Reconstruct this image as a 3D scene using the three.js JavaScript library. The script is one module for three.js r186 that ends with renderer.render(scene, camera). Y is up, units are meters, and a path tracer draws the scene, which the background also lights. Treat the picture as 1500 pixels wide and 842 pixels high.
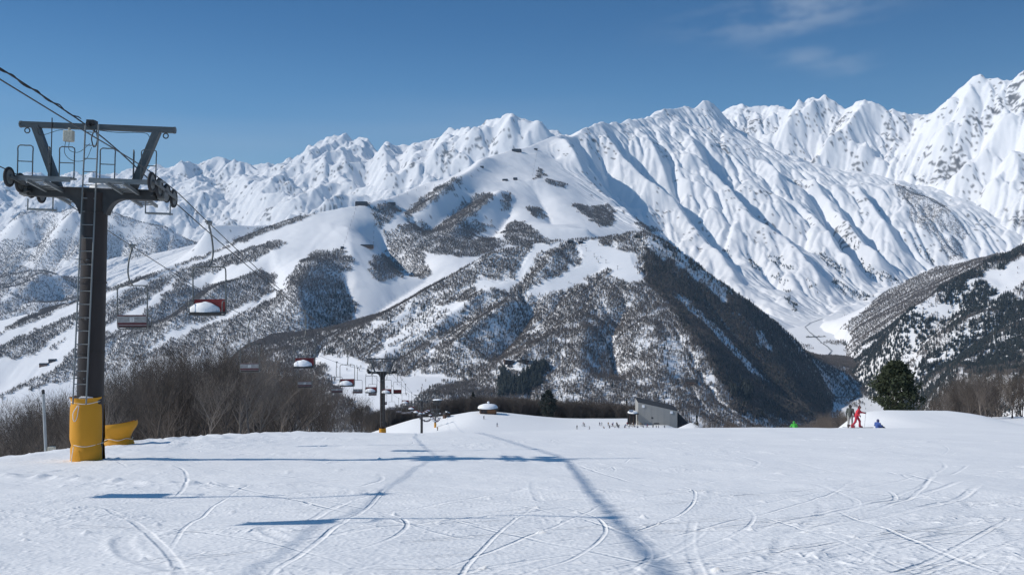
import * as THREE from 'three';
import { mergeGeometries, mergeVertices, toCreasedNormals } from 'three/addons/utils/BufferGeometryUtils.js';
import { MarchingCubes } from 'three/addons/objects/MarchingCubes.js';
import { RoundedBoxGeometry } from 'three/addons/geometries/RoundedBoxGeometry.js';

// ------------------------------------------------------------------ camera, sky, sun, exposure
const scene = new THREE.Scene();
const F = 1286, CX = 750, CY = 421, HORIZON = 405;           // lens of the photograph, in its pixels
const PITCH = -Math.atan((CY - HORIZON) / F);
const camera = new THREE.PerspectiveCamera(2 * Math.atan(CY / F) * 180 / Math.PI, 1500 / 842, 0.2, 40000);
camera.position.set(0, 0, 0);
camera.rotation.x = PITCH;
const renderer = new THREE.WebGLRenderer({ antialias: true });
renderer.toneMapping = THREE.LinearToneMapping;
renderer.toneMappingExposure = 1.04;
renderer.shadowMap.enabled = true;

const SUN_EL = 35.5 * Math.PI / 180, SUN_BACK = 7 * Math.PI / 180;
const toSun = new THREE.Vector3(-Math.cos(SUN_EL) * Math.cos(SUN_BACK), Math.sin(SUN_EL), Math.cos(SUN_EL) * Math.sin(SUN_BACK));
const sun = new THREE.DirectionalLight(new THREE.Color().setRGB(1, 0.935, 0.85), 4.0);
sun.position.copy(toSun).multiplyScalar(400);
sun.castShadow = true;
sun.shadow.mapSize.set(4096, 4096);
Object.assign(sun.shadow.camera, { left: -300, right: 300, top: 300, bottom: -300, near: 1, far: 1500 });
sun.name = 'sun';
scene.add(sun, sun.target);

// ------------------------------------------------------------------ numbers: random, noise, interpolation
function rng(seed) { let a = seed >>> 0; return () => { a = (a + 0x6D2B79F5) | 0; let t = Math.imul(a ^ (a >>> 15), 1 | a); t = (t + Math.imul(t ^ (t >>> 7), 61 | t)) ^ t; return ((t ^ (t >>> 14)) >>> 0) / 4294967296; }; }
const hash2 = (x, y, s) => { let h = Math.imul(x, 374761393) ^ Math.imul(y, 668265263) ^ Math.imul(s | 0, 2246822519); h = Math.imul(h ^ (h >>> 13), 1274126177); return ((h ^ (h >>> 16)) >>> 0) / 4294967296; };
const GX = new Float32Array(256), GY = new Float32Array(256);
for (let i = 0; i < 256; i++) { GX[i] = Math.cos(i * Math.PI / 128); GY[i] = Math.sin(i * Math.PI / 128); }
function noise(x, y, s = 0) {                                   // gradient noise, about -0.7 .. 0.7
  const xi = Math.floor(x), yi = Math.floor(y), fx = x - xi, fy = y - yi;
  const u = fx * fx * fx * (fx * (fx * 6 - 15) + 10), v = fy * fy * fy * (fy * (fy * 6 - 15) + 10);
  const g = (ix, iy, dx, dy) => { const k = (hash2(ix, iy, s) * 256) | 0; return GX[k] * dx + GY[k] * dy; };
  const a = g(xi, yi, fx, fy), b = g(xi + 1, yi, fx - 1, fy), c = g(xi, yi + 1, fx, fy - 1), d = g(xi + 1, yi + 1, fx - 1, fy - 1);
  return a + (b - a) * u + (c - a) * v + (a - b - c + d) * u * v;
}
function fbm(x, y, oct, s = 0, gain = 0.5) { let a = 1, t = 0; for (let i = 0; i < oct; i++) { t += a * noise(x, y, s + i * 17); x = x * 2.03 + 7.1; y = y * 2.03 - 3.7; a *= gain; } return t; }
const clamp = (x, a = 0, b = 1) => Math.min(b, Math.max(a, x));
const mix = (a, b, t) => a + (b - a) * t;
const smooth = (a, b, x) => { const t = clamp((x - a) / (b - a)); return t * t * (3 - 2 * t); };
function curve(table) {                                         // smooth curve through [x, y] pairs (monotone cubic)
  const n = table.length, X = table.map(p => p[0]), Y = table.map(p => p[1]), D = [], M = [];
  for (let i = 0; i < n - 1; i++) D.push((Y[i + 1] - Y[i]) / (X[i + 1] - X[i]));
  M[0] = D[0]; M[n - 1] = D[n - 2];
  for (let i = 1; i < n - 1; i++) M[i] = D[i - 1] * D[i] <= 0 ? 0 : 2 * D[i - 1] * D[i] / (D[i - 1] + D[i]);
  return x => {
    if (x <= X[0]) return Y[0] + M[0] * (x - X[0]);
    if (x >= X[n - 1]) return Y[n - 1] + M[n - 1] * (x - X[n - 1]);
    let i = 0; while (x > X[i + 1]) i++;
    const h = X[i + 1] - X[i], t = (x - X[i]) / h, t2 = t * t, t3 = t2 * t;
    return Y[i] * (2 * t3 - 3 * t2 + 1) + M[i] * h * (t3 - 2 * t2 + t) + Y[i + 1] * (3 * t2 - 2 * t3) + M[i + 1] * h * (t3 - t2);
  };
}

// ------------------------------------------------------------------ sky: clear blue, paler to the horizon and towards the sun, thin cirrus
{
  const W = 2048, H = 1024, data = new Float32Array(W * H * 4);
  const chan = [curve([[0, 0.37], [0.1, 0.225], [0.16, 0.122], [0.3, 0.029], [0.5, 0.021], [1, 0.018]]), curve([[0, 0.58], [0.1, 0.46], [0.16, 0.318], [0.3, 0.130], [0.5, 0.095], [1, 0.082]]), curve([[0, 0.74], [0.1, 0.67], [0.16, 0.57], [0.3, 0.325], [0.5, 0.24], [1, 0.19]])];
  for (let j = 0; j < H; j++) {
    const el = ((j + 0.5) / H - 0.5) * Math.PI, y = Math.sin(el), c = Math.cos(el);
    for (let i = 0; i < W; i++) {
      const az = ((i + 0.5) / W - 0.5) * 2 * Math.PI, x = c * Math.cos(az), z = c * Math.sin(az);
      const cosSun = x * toSun.x + y * toSun.y + z * toSun.z;
      const near = 1 + 0.33 * cosSun + 0.35 * Math.pow(Math.max(0, cosSun), 5);
      const col = chan.map(c => c(Math.max(0, y)) * near);
      // thin high cloud: combed wisps of cirrus, most of them ahead to the right
      let w = 0;
      if (y > 0.03) {
        const a = Math.atan2(x, -z), comb = fbm(a * 9 + el * 16, el * 62 - a * 9, 5, 91, 0.6);
        for (const [ca, ce, wa, we, k] of [[0.30, 0.272, 0.085, 0.017, 0.34], [0.37, 0.292, 0.10, 0.012, 0.16], [0.325, 0.232, 0.045, 0.010, 0.22], [0.365, 0.215, 0.03, 0.010, 0.12], [-1.2, 0.35, 0.3, 0.06, 0.3], [2.1, 0.4, 0.4, 0.06, 0.3], [-2.4, 0.5, 0.4, 0.08, 0.3]]) { const tilt = el - ce + 0.10 * (a - ca) * (ce < 0.25 ? 1 : -0.6); w += k * Math.exp(-Math.pow((a - ca) / wa, 2) - Math.pow(tilt / we, 2)) * smooth(-0.35, 0.5, comb); }
      }
      // low veil of haze banding near the horizon
      const band = smooth(-0.15, 0.5, noise(az * 1.4 + 3, el * 16, 44) + 0.12 * noise(az * 6, el * 50, 12)) * Math.exp(-Math.pow((el - 0.145) / 0.045, 2)) * 0.3;
      const t = clamp(w + band);
      const o = (j * W + i) * 4;
      for (let n = 0; n < 3; n++) data[o + n] = mix(col[n], [0.62, 0.68, 0.76][n] * (0.75 + 0.25 * near), t);
      data[o + 3] = 1;
    }
  }
  const sky = new THREE.DataTexture(data, W, H, THREE.RGBAFormat, THREE.FloatType);
  sky.mapping = THREE.EquirectangularReflectionMapping;
  sky.magFilter = THREE.LinearFilter;
  sky.needsUpdate = true;
  scene.background = sky;
  scene.environment = sky;
}
scene.fog = new THREE.FogExp2(new THREE.Color().setRGB(0.44, 0.69, 1.0), 4.3e-5);

// ------------------------------------------------------------------ from a pixel of the photograph and a depth to a place
const cp = Math.cos(PITCH), sp = Math.sin(PITCH);
function ray(px, py) { const u = (px - CX) / F, v = (CY - py) / F, y = v * cp + sp, z = v * sp - cp; return [u / -z, y / -z]; }   // x and y per metre of depth
function P(px, py, d) { const [x, y] = ray(px, py); return [x * d, y * d, -d]; }
const V3 = a => new THREE.Vector3(...a);

// ------------------------------------------------------------------ tags
const taken = {};
function numbered(name) { const n = taken[name] = (taken[name] ?? -1) + 1; return n ? `${name}_${String(n).padStart(3, '0')}` : name; }
function tag(o, label, category, group, kind) {
  o.userData.label = label;
  if (category) o.userData.category = category;
  if (group) o.userData.group = group;
  if (kind) o.userData.kind = kind;
  return o;
}
function shade(o) { o.traverse(c => { if (c.isMesh) { c.castShadow = true; c.receiveShadow = true; } }); return o; }
function thing(name, label, category, group, at = [0, 0, 0], turn = 0) {
  const o = new THREE.Group(); o.name = numbered(name); o.position.set(...at); o.rotation.y = turn; scene.add(o);
  return tag(o, label, category, group);
}
function part(name, geo, mat, parent) { const m = new THREE.Mesh(Array.isArray(geo) ? merge(geo) : geo, mat); m.name = parent === scene ? numbered(name) : name; m.castShadow = m.receiveShadow = true; parent.add(m); return m; }
function merge(list) {
  const flat = list.map(g => { const n = g.index ? g.toNonIndexed() : g; for (const k of Object.keys(n.attributes)) if (k !== 'position' && k !== 'normal' && k !== 'uv') n.deleteAttribute(k); if (!n.attributes.uv) n.setAttribute('uv', new THREE.Float32BufferAttribute(new Float32Array(n.attributes.position.count * 2), 2)); return n; });
  return flat.length === 1 ? flat[0] : mergeGeometries(flat);
}
function copyOf(o, label) { const c = o.clone(); c.name = numbered(o.name.replace(/_\d{3}$/, '')); c.userData = { ...o.userData }; if (label) c.userData.label = label; scene.add(c); return c; }

// ------------------------------------------------------------------ terrain: height fields laid on ridge and valley lines, then worn by water
class Field {
  constructor(x0, x1, d0, d1, cell) {
    this.cell = cell; this.x0 = x0; this.d0 = d0;
    this.nx = Math.ceil((x1 - x0) / cell) + 1; this.nd = Math.ceil((d1 - d0) / cell) + 1;
    this.h = new Float32Array(this.nx * this.nd);
  }
  at(x, d) {
    const fx = clamp((x - this.x0) / this.cell, 0, this.nx - 1.001), fd = clamp((d - this.d0) / this.cell, 0, this.nd - 1.001);
    const i = fx | 0, j = fd | 0, u = fx - i, v = fd - j, o = j * this.nx + i, h = this.h;
    return (h[o] * (1 - u) + h[o + 1] * u) * (1 - v) + (h[o + this.nx] * (1 - u) + h[o + this.nx + 1] * u) * v;
  }
  inside(x, d) { return x >= this.x0 && d >= this.d0 && x <= this.x0 + (this.nx - 1) * this.cell && d <= this.d0 + (this.nd - 1) * this.cell; }
  /** Heights that relax between the given lines of [x, y, d] points: coarse grid first, then finer ones. */
  relax(lines) {
    let prev = null;
    for (const f of [32, 16, 8, 4, 2, 1]) {
      const nx = Math.ceil((this.nx - 1) / f) + 1, nd = Math.ceil((this.nd - 1) / f) + 1, c = this.cell * f;
      const h = new Float32Array(nx * nd), sum = new Float32Array(nx * nd), cnt = new Float32Array(nx * nd);
      for (const line of lines) for (let k = 0; k < Math.max(1, line.length - 1); k++) {
        const a = line[k], b = line[Math.min(k + 1, line.length - 1)], n = Math.max(1, Math.ceil(2 * Math.hypot(b[0] - a[0], b[2] - a[2]) / c));
        for (let t = 0; t <= n; t++) {
          const x = mix(a[0], b[0], t / n), y = mix(a[1], b[1], t / n), d = mix(a[2], b[2], t / n);
          const i = Math.round((x - this.x0) / c), j = Math.round((d - this.d0) / c);
          if (i >= 0 && j >= 0 && i < nx && j < nd) { sum[j * nx + i] += y; cnt[j * nx + i]++; }
        }
      }
      let mean = 0, m = 0;
      for (let k = 0; k < h.length; k++) if (cnt[k]) { mean += sum[k] / cnt[k]; m++; }
      mean /= Math.max(1, m);
      for (let j = 0; j < nd; j++) for (let i = 0; i < nx; i++) {
        const o = j * nx + i;
        if (cnt[o]) h[o] = sum[o] / cnt[o];
        else if (!prev) h[o] = mean;
        else {
          const pi = Math.min(i / 2, prev.nx - 1.001), pj = Math.min(j / 2, prev.nd - 1.001), a = pi | 0, b = pj | 0, u = pi - a, v = pj - b, q = b * prev.nx + a;
          h[o] = (prev.h[q] * (1 - u) + prev.h[q + 1] * u) * (1 - v) + (prev.h[q + prev.nx] * (1 - u) + prev.h[q + prev.nx + 1] * u) * v;
        }
      }
      const rounds = f >= 16 ? 500 : f >= 4 ? 160 : 40, om = 1.7;
      for (let r = 0; r < rounds; r++) for (let j = 0; j < nd; j++) for (let i = 0; i < nx; i++) {
        const o = j * nx + i;
        if (cnt[o]) continue;
        const l = h[i ? o - 1 : o + 1], rr = h[i < nx - 1 ? o + 1 : o - 1], t = h[j ? o - nx : o + nx], b = h[j < nd - 1 ? o + nx : o - nx];
        h[o] += om * ((l + rr + t + b) / 4 - h[o]);
      }
      prev = { h, nx, nd };
    }
    this.h = prev.h;
    return this;
  }
  /** Where the ray through a pixel meets this field: [x, d], or null. */
  hit(px, py) {
    const [ux, uy] = ray(px, py), dEnd = this.d0 + (this.nd - 1) * this.cell, step = this.cell * 0.7;
    let was = null;
    for (let d = Math.max(this.d0, 5); d < dEnd; d += step) {
      const x = ux * d;
      if (!this.inside(x, d)) { was = null; continue; }
      const gap = uy * d - this.at(x, d);
      if (gap <= 0) {
        if (was === null) return [x, d];
        let a = d - step, b = d;
        for (let k = 0; k < 8; k++) { const m = (a + b) / 2; if (uy * m - this.at(ux * m, m) <= 0) b = m; else a = m; }
        return [ux * b, b];
      }
      was = gap;
    }
    return null;
  }
  line(pixels, every = 8) {                                       // a line of pixels laid on the ground
    const out = [];
    for (let k = 0; k < pixels.length - 1; k++) {
      const a = pixels[k], b = pixels[k + 1], n = Math.max(1, Math.round(Math.hypot(b[0] - a[0], b[1] - a[1]) / every));
      for (let t = 0; t < n + (k === pixels.length - 2 ? 1 : 0); t++) { const p = this.hit(mix(a[0], b[0], t / n), mix(a[1], b[1], t / n)); if (p) out.push(p); }
    }
    return out;
  }
  /** Raise (or carve, amount < 0) along lines of pixels. All lines are laid on the ground before any is cut. */
  strokes(list) {
    const laid = list.map(s => ({ ...s, pts: this.line(s.px) }));
    for (const { pts, by, wide } of laid) {
      if (pts.length < 2) continue;
      const len = [0]; for (let k = 1; k < pts.length; k++) len.push(len[k - 1] + Math.hypot(pts[k][0] - pts[k - 1][0], pts[k][1] - pts[k - 1][1]));
      const total = len[len.length - 1], reach = wide * 2.6;
      const i0 = Math.max(0, Math.floor((Math.min(...pts.map(p => p[0])) - reach - this.x0) / this.cell)), i1 = Math.min(this.nx - 1, Math.ceil((Math.max(...pts.map(p => p[0])) + reach - this.x0) / this.cell));
      const j0 = Math.max(0, Math.floor((Math.min(...pts.map(p => p[1])) - reach - this.d0) / this.cell)), j1 = Math.min(this.nd - 1, Math.ceil((Math.max(...pts.map(p => p[1])) + reach - this.d0) / this.cell));
      for (let j = j0; j <= j1; j++) for (let i = i0; i <= i1; i++) {
        const x = this.x0 + i * this.cell, d = this.d0 + j * this.cell;
        let best = 1e18, where = 0;
        for (let k = 0; k < pts.length - 1; k++) {
          const ax = pts[k][0], ad = pts[k][1], bx = pts[k + 1][0] - ax, bd = pts[k + 1][1] - ad, l2 = bx * bx + bd * bd || 1e-6;
          const t = clamp(((x - ax) * bx + (d - ad) * bd) / l2), q = (x - ax - bx * t) ** 2 + (d - ad - bd * t) ** 2;
          if (q < best) { best = q; where = len[k] + t * (len[k + 1] - len[k]); }
        }
        const r = Math.sqrt(best);
        if (r > reach) continue;
        const ends = smooth(0, Math.min(total * 0.3, wide * 2.5), where) * smooth(0, Math.min(total * 0.3, wide * 2.5), total - where);
        const e = Math.exp(-Math.pow(r / wide, 1.5));
        this.h[j * this.nx + i] += by * e * (0.15 + 0.85 * ends);
      }
    }
    return this;
  }
  rough(amount, size, oct, seed, where) {
    for (let j = 0; j < this.nd; j++) for (let i = 0; i < this.nx; i++) { const x = this.x0 + i * this.cell, d = this.d0 + j * this.cell; this.h[j * this.nx + i] += amount * (where ? where(x, d) : 1) * fbm(x / size, d / size, oct, seed); }
    return this;
  }
  sharp(amount, size, oct, seed, where) {                            // knife-edged ridges
    for (let j = 0; j < this.nd; j++) for (let i = 0; i < this.nx; i++) {
      const x = this.x0 + i * this.cell, d = this.d0 + j * this.cell, k = where ? where(x, d) : 1; if (k <= 0) continue;
      let a = amount * k, u = x / size, v = d / size, t = 0;
      for (let o = 0; o < oct; o++) { t += a * (0.5 - 2.2 * Math.abs(noise(u, v, seed + o * 31))); u = u * 2.1 + 3.3; v = v * 2.1 - 1.7; a *= 0.5; }
      this.h[j * this.nx + i] += t;
    }
    return this;
  }
  /** Running water: each round every cell is pulled towards its lowest neighbour, the more the more ground drains through it; then loose slopes slip. */
  erode(rounds, k, m, talus, keep) {
    const { nx, nd, cell, h } = this, n = nx * nd, to = new Int32Array(n), area = new Float32Array(n), slope = new Float32Array(n);
    const order = new Uint32Array(n), DX = [1, 1, 0, -1, -1, -1, 0, 1], DD = [0, 1, 1, 1, 0, -1, -1, -1], L = DX.map((_, q) => cell * Math.hypot(DX[q], DD[q]));
    const bins = 16384;
    for (let r = 0; r < rounds; r++) {
      let lo = Infinity, hi = -Infinity;
      for (let o = 0; o < n; o++) { if (h[o] < lo) lo = h[o]; if (h[o] > hi) hi = h[o]; }
      const count = new Uint32Array(bins + 1), sc = (bins - 1) / (hi - lo + 1e-6);
      for (let o = 0; o < n; o++) count[((h[o] - lo) * sc | 0) + 1]++;
      for (let b = 0; b < bins; b++) count[b + 1] += count[b];
      for (let o = 0; o < n; o++) order[count[(h[o] - lo) * sc | 0]++] = o;
      for (let j = 0; j < nd; j++) for (let i = 0; i < nx; i++) {
        const o = j * nx + i; let best = 0, at = -1, len = cell;
        for (let q = 0; q < 8; q++) {
          const a = i + DX[q], b = j + DD[q];
          if (a < 0 || b < 0 || a >= nx || b >= nd) continue;
          const s = (h[o] - h[b * nx + a]) / L[q] * (0.8 + 0.4 * hash2(i * 8 + q, j, r));
          if (s > best) { best = s; at = b * nx + a; len = L[q]; }
        }
        to[o] = at; slope[o] = len; area[o] = 1;
      }
      for (let q = n - 1; q >= 0; q--) { const o = order[q]; if (to[o] >= 0) area[to[o]] += area[o]; }
      for (let q = 0; q < n; q++) {
        const o = order[q]; if (to[o] < 0) continue;
        const f = k * Math.pow(area[o], m) / slope[o] * (keep ? keep[o] : 1);
        h[o] = (h[o] + f * h[to[o]]) / (1 + f);
      }
      for (let j = 1; j < nd - 1; j++) for (let i = 1; i < nx - 1; i++) {
        const o = j * nx + i;
        for (const q of [1, nx, nx + 1, nx - 1]) {
          const dl = h[o] - h[o + q], lim = talus * cell * (q === 1 || q === nx ? 1 : 1.414);
          if (dl > lim) { const mv = (dl - lim) * 0.22; h[o] -= mv; h[o + q] += mv; }
          else if (dl < -lim) { const mv = (-dl - lim) * 0.22; h[o] += mv; h[o + q] -= mv; }
        }
      }
    }
    return this;
  }
  soften(times = 1, amount = 1) {
    const { nx, nd } = this;
    for (let t = 0; t < times; t++) {
      const s = this.h.slice();
      for (let j = 1; j < nd - 1; j++) for (let i = 1; i < nx - 1; i++) { const o = j * nx + i; this.h[o] = mix(s[o], (s[o] * 4 + 2 * (s[o - 1] + s[o + 1] + s[o - nx] + s[o + nx]) + s[o - nx - 1] + s[o - nx + 1] + s[o + nx - 1] + s[o + nx + 1]) / 16, amount); }
    }
    return this;
  }
  /** Sink the rim under the ground around it, so that no edge hangs in the air. */
  sink(under, cells = 16, below = 50) {
    const { nx, nd } = this;
    for (let j = 0; j < nd; j++) for (let i = 0; i < nx; i++) {
      const r = Math.min(i, j, nx - 1 - i, nd - 1 - j);
      if (r < cells) { const o = j * nx + i, low = under ? under.at(this.x0 + i * this.cell, this.d0 + j * this.cell) - below : this.h[o] - below; this.h[o] = Math.min(this.h[o], mix(low, this.h[o], smooth(0, cells, r))); }
    }
    return this;
  }
  slopeAt(i, j) { const { nx, nd, h, cell } = this, a = Math.max(0, i - 1), b = Math.min(nx - 1, i + 1), c = Math.max(0, j - 1), e = Math.min(nd - 1, j + 1); return [(h[j * nx + b] - h[j * nx + a]) / ((b - a) * cell), (h[e * nx + i] - h[c * nx + i]) / ((e - c) * cell)]; }
  /** Mask, one number a cell, of areas outlined in pixels and laid on this ground. */
  area(outlines) {
    const { nx, nd, cell, x0, d0 } = this, mask = new Uint8Array(nx * nd);
    for (const px of outlines) {
      const p = this.line([...px, px[0]], 5);
      if (p.length < 3) continue;
      let j0 = Infinity, j1 = -Infinity; for (const q of p) { j0 = Math.min(j0, q[1]); j1 = Math.max(j1, q[1]); }
      for (let j = Math.max(0, Math.floor((j0 - d0) / cell)); j <= Math.min(nd - 1, Math.ceil((j1 - d0) / cell)); j++) {
        const d = d0 + j * cell, xs = [];
        for (let k = 0; k < p.length; k++) { const a = p[k], b = p[(k + 1) % p.length]; if ((a[1] <= d) !== (b[1] <= d)) xs.push(a[0] + (d - a[1]) / (b[1] - a[1]) * (b[0] - a[0])); }
        xs.sort((a, b) => a - b);
        for (let k = 0; k + 1 < xs.length; k += 2) for (let i = Math.max(0, Math.ceil((xs[k] - x0) / cell)); i <= Math.min(nx - 1, Math.floor((xs[k + 1] - x0) / cell)); i++) mask[j * nx + i] = 1;
      }
    }
    return mask;
  }
  mesh(name, label, mat, colour, category) {
    const { nx, nd, cell, x0, d0, h } = this, pos = new Float32Array(nx * nd * 3), nor = new Float32Array(nx * nd * 3), col = new Float32Array(nx * nd * 3), uv = new Float32Array(nx * nd * 2), idx = new Uint32Array((nx - 1) * (nd - 1) * 6);
    for (let j = 0; j < nd; j++) for (let i = 0; i < nx; i++) {
      const o = j * nx + i, x = x0 + i * cell, d = d0 + j * cell, [gx, gd] = this.slopeAt(i, j), l = Math.hypot(gx, gd, 1);
      pos.set([x, h[o], -d], o * 3); nor.set([-gx / l, 1 / l, gd / l], o * 3); uv.set([x, -d], o * 2);
      col.set(colour(x, d, h[o], Math.hypot(gx, gd), i, j, o), o * 3);
    }
    let q = 0;
    for (let j = 0; j < nd - 1; j++) for (let i = 0; i < nx - 1; i++) { const o = j * nx + i; idx.set([o, o + 1, o + nx, o + 1, o + nx + 1, o + nx], q); q += 6; }
    const g = new THREE.BufferGeometry();
    g.setAttribute('position', new THREE.BufferAttribute(pos, 3)); g.setAttribute('normal', new THREE.BufferAttribute(nor, 3)); g.setAttribute('color', new THREE.BufferAttribute(col, 3)); g.setAttribute('uv', new THREE.BufferAttribute(uv, 2));
    g.setIndex(new THREE.BufferAttribute(idx, 1));
    const m = new THREE.Mesh(g, mat); m.name = numbered(name); m.castShadow = m.receiveShadow = true; scene.add(m);
    return tag(m, label, category, null, 'structure');
  }
}
const L = rows => rows.map(([px, py, d]) => { const p = P(px, py, d); return [p[0], p[1], d]; });   // pixels with depths to [x, y, d]
const SNOW = [0.86, 0.875, 0.9], ROCK = [0.20, 0.20, 0.205];
const snowFar = new THREE.MeshStandardMaterial({ vertexColors: true, roughness: 0.85, metalness: 0 });
const tick = (() => { let t = Date.now(); return s => { const n = Date.now(); console.log(s, ((n - t) / 1000).toFixed(1)); t = n; }; })();
// ------------------------------------------------------------------ the far ranges and the mountains, far to near
const rocky = (share, seed, limit, size) => (x, d, y, s) => {        // bare rock: broken bands and patches on steep ground high up
  const n = fbm(x / size + 0.4 * noise(d / 90, y / 90, seed), (y + 0.25 * d) / (size * 0.8), 4, seed, 0.75), c = fbm(x / 260, d / 260, 3, seed + 4), tone = 0.8 + 0.5 * noise(x / 30, y / 30, seed + 9);
  return s > 0.72 && y > limit && 0.75 * n + 0.8 * c + 0.16 * Math.min(s, 1.8) > share ? ROCK.map(q => q * tone) : SNOW;
};

// far left range: a long crest of white peaks
const farRange = new Field(-8600, 900, 8000, 13600, 17);
farRange.relax([
  L([[-90, 285, 13200], [0, 273, 13000], [40, 262, 12900], [75, 266, 12800], [110, 255, 12700], [150, 262, 12500], [200, 254, 12400], [240, 247, 12300], [258, 246, 12200], [290, 250, 12100], [330, 246, 12000], [350, 253, 12000], [385, 262, 12000], [400, 255, 12000], [422, 251, 12000], [440, 236, 12050], [466, 225, 12100], [490, 217, 12100], [505, 212, 12100], [518, 221, 12050], [527, 215, 12000], [545, 224, 11900], [565, 234, 11700], [580, 238, 11500], [592, 230, 11200], [608, 222, 11000], [625, 221, 10800], [640, 222, 10600], [655, 213, 10300], [668, 206, 10000], [690, 203, 9800], [705, 197, 9600], [718, 189, 9400], [732, 186, 9250], [745, 180, 9200], [757, 186, 9150], [768, 185, 9100], [782, 190, 9050], [794, 189, 9000], [808, 202, 8950], [830, 215, 8900], [880, 235, 8900]]),
  L([[-120, 380, 9500], [0, 372, 9300], [200, 380, 9000], [330, 372, 8600], [392, 335, 8400], [460, 330, 8300], [560, 310, 8200], [700, 300, 8100], [830, 290, 8100]]),
  L([[-120, 330, 13550], [300, 330, 13550]]), [[-200, 500, 13500], [1500, 700, 12500]],
]);
farRange.strokes([
  { px: [[464, 228], [440, 262], [420, 290], [402, 322]], by: 164, wide: 230 }, { px: [[478, 245], [476, 268], [468, 300]], by: 141, wide: 160 },
  { px: [[505, 216], [500, 240], [507, 268], [509, 292]], by: 119, wide: 150 }, { px: [[527, 219], [532, 240], [545, 262]], by: 141, wide: 170 }, { px: [[420, 256], [400, 290]], by: 109, wide: 150 },
  { px: [[330, 250], [355, 290], [385, 330]], by: 153, wide: 260 }, { px: [[258, 250], [300, 300], [330, 345]], by: 174, wide: 280 }, { px: [[290, 256], [335, 310], [365, 350]], by: -153, wide: 220 },
  { px: [[560, 236], [562, 262], [568, 285]], by: 141, wide: 150 }, { px: [[608, 226], [604, 245], [606, 270]], by: 119, wide: 140 }, { px: [[650, 220], [640, 240], [632, 255]], by: 119, wide: 150 }, { px: [[716, 195], [700, 215], [678, 238]], by: 130, wide: 130 }, { px: [[752, 188], [748, 205], [740, 222]], by: 119, wide: 120 }, { px: [[790, 192], [786, 205]], by: 97, wide: 110 },
  { px: [[445, 245], [432, 275], [415, 300]], by: -119, wide: 130 }, { px: [[545, 228], [536, 262], [520, 292]], by: -164, wide: 190 }, { px: [[584, 242], [588, 275]], by: -130, wide: 150 }, { px: [[735, 190], [722, 212], [706, 230]], by: -119, wide: 110 }, { px: [[630, 225], [622, 250]], by: -97, wide: 110 },
]);
farRange.rough(160, 1500, 3, 31).sharp(170, 1000, 3, 8).sharp(42, 240, 3, 12).erode(14, 0.24, 0.5, 1.45).sharp(14, 85, 2, 9).sink(null, 14, 700);
tick('far range');
farRange.mesh('mountain_range', 'jagged snow covered peaks far behind the ski mountain', snowFar, rocky(0.74, 5, 500, 70), 'mountain range');

// right: the high jagged peaks and the great white flank
const peaks = new Field(1500, 5600, 4900, 8800, 10.5);
peaks.relax([
  L([[1000, 190, 8200], [1030, 178, 7900], [1060, 166, 7650], [1074, 158, 7550], [1090, 150, 7450], [1100, 158, 7450], [1112, 154, 7420], [1128, 158, 7400], [1140, 156, 7350], [1150, 154, 7330], [1163, 164, 7300], [1172, 160, 7250], [1181, 151, 7200], [1190, 152, 7180], [1203, 152, 7120], [1210, 147, 7100], [1222, 156, 7080], [1236, 162, 7050], [1246, 170, 7030], [1256, 164, 6980], [1268, 157, 6900], [1276, 156, 6880], [1290, 163, 6850], [1310, 167, 6850], [1328, 171, 6820], [1340, 178, 6800], [1352, 174, 6700], [1366, 166, 6650], [1384, 151, 6560], [1400, 138, 6500], [1416, 127, 6450], [1432, 115, 6400], [1446, 113, 6380], [1460, 108, 6330], [1478, 108, 6280], [1500, 101, 6200], [1560, 84, 6050], [1660, 84, 5900]]),
  L([[1040, 235, 6900], [1100, 224, 6850], [1180, 248, 6700], [1230, 262, 6500], [1300, 285, 6250], [1360, 305, 6000], [1425, 356, 5450], [1470, 380, 5200], [1540, 385, 5000]]),
  L([[1340, 186, 6780], [1332, 215, 6550], [1322, 245, 6350], [1345, 268, 6150], [1385, 305, 5850], [1425, 350, 5480]]),
  L([[1268, 160, 6880], [1245, 182, 6750], [1225, 204, 6680], [1195, 234, 6600]]),
  [[1500, -200, 4920], [2600, -150, 4920], [3400, -100, 4920]], [[2200, 700, 8700], [4200, 900, 8700]], L([[1540, 330, 5100], [1640, 300, 5000]]),
]);
peaks.strokes([
  { px: [[1210, 152], [1185, 180], [1150, 212], [1135, 222]], by: 115, wide: 87 }, { px: [[1181, 156], [1160, 184], [1145, 205]], by: 99, wide: 75 }, { px: [[1268, 162], [1240, 190], [1212, 222], [1190, 240]], by: 99, wide: 87 }, { px: [[1275, 215], [1262, 240], [1254, 258]], by: 99, wide: 75 },
  { px: [[1245, 176], [1212, 204], [1180, 234]], by: -115, wide: 87 }, { px: [[1163, 168], [1125, 200]], by: -82, wide: 75 }, { px: [[1296, 172], [1300, 215], [1308, 250]], by: -82, wide: 162 },
  { px: [[1434, 126], [1410, 170], [1385, 215], [1352, 250]], by: 132, wide: 112 }, { px: [[1500, 150], [1470, 190], [1440, 240], [1400, 285], [1375, 295]], by: 132, wide: 137 }, { px: [[1410, 150], [1380, 185], [1352, 220]], by: 99, wide: 87 }, { px: [[1500, 215], [1470, 260], [1440, 320]], by: 132, wide: 112 },
  { px: [[1470, 150], [1440, 195], [1405, 245], [1370, 275]], by: -115, wide: 100 }, { px: [[1500, 185], [1465, 235], [1430, 290], [1415, 325]], by: -115, wide: 112 }, { px: [[1425, 140], [1395, 185], [1360, 225]], by: -82, wide: 75 },
]);
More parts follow.
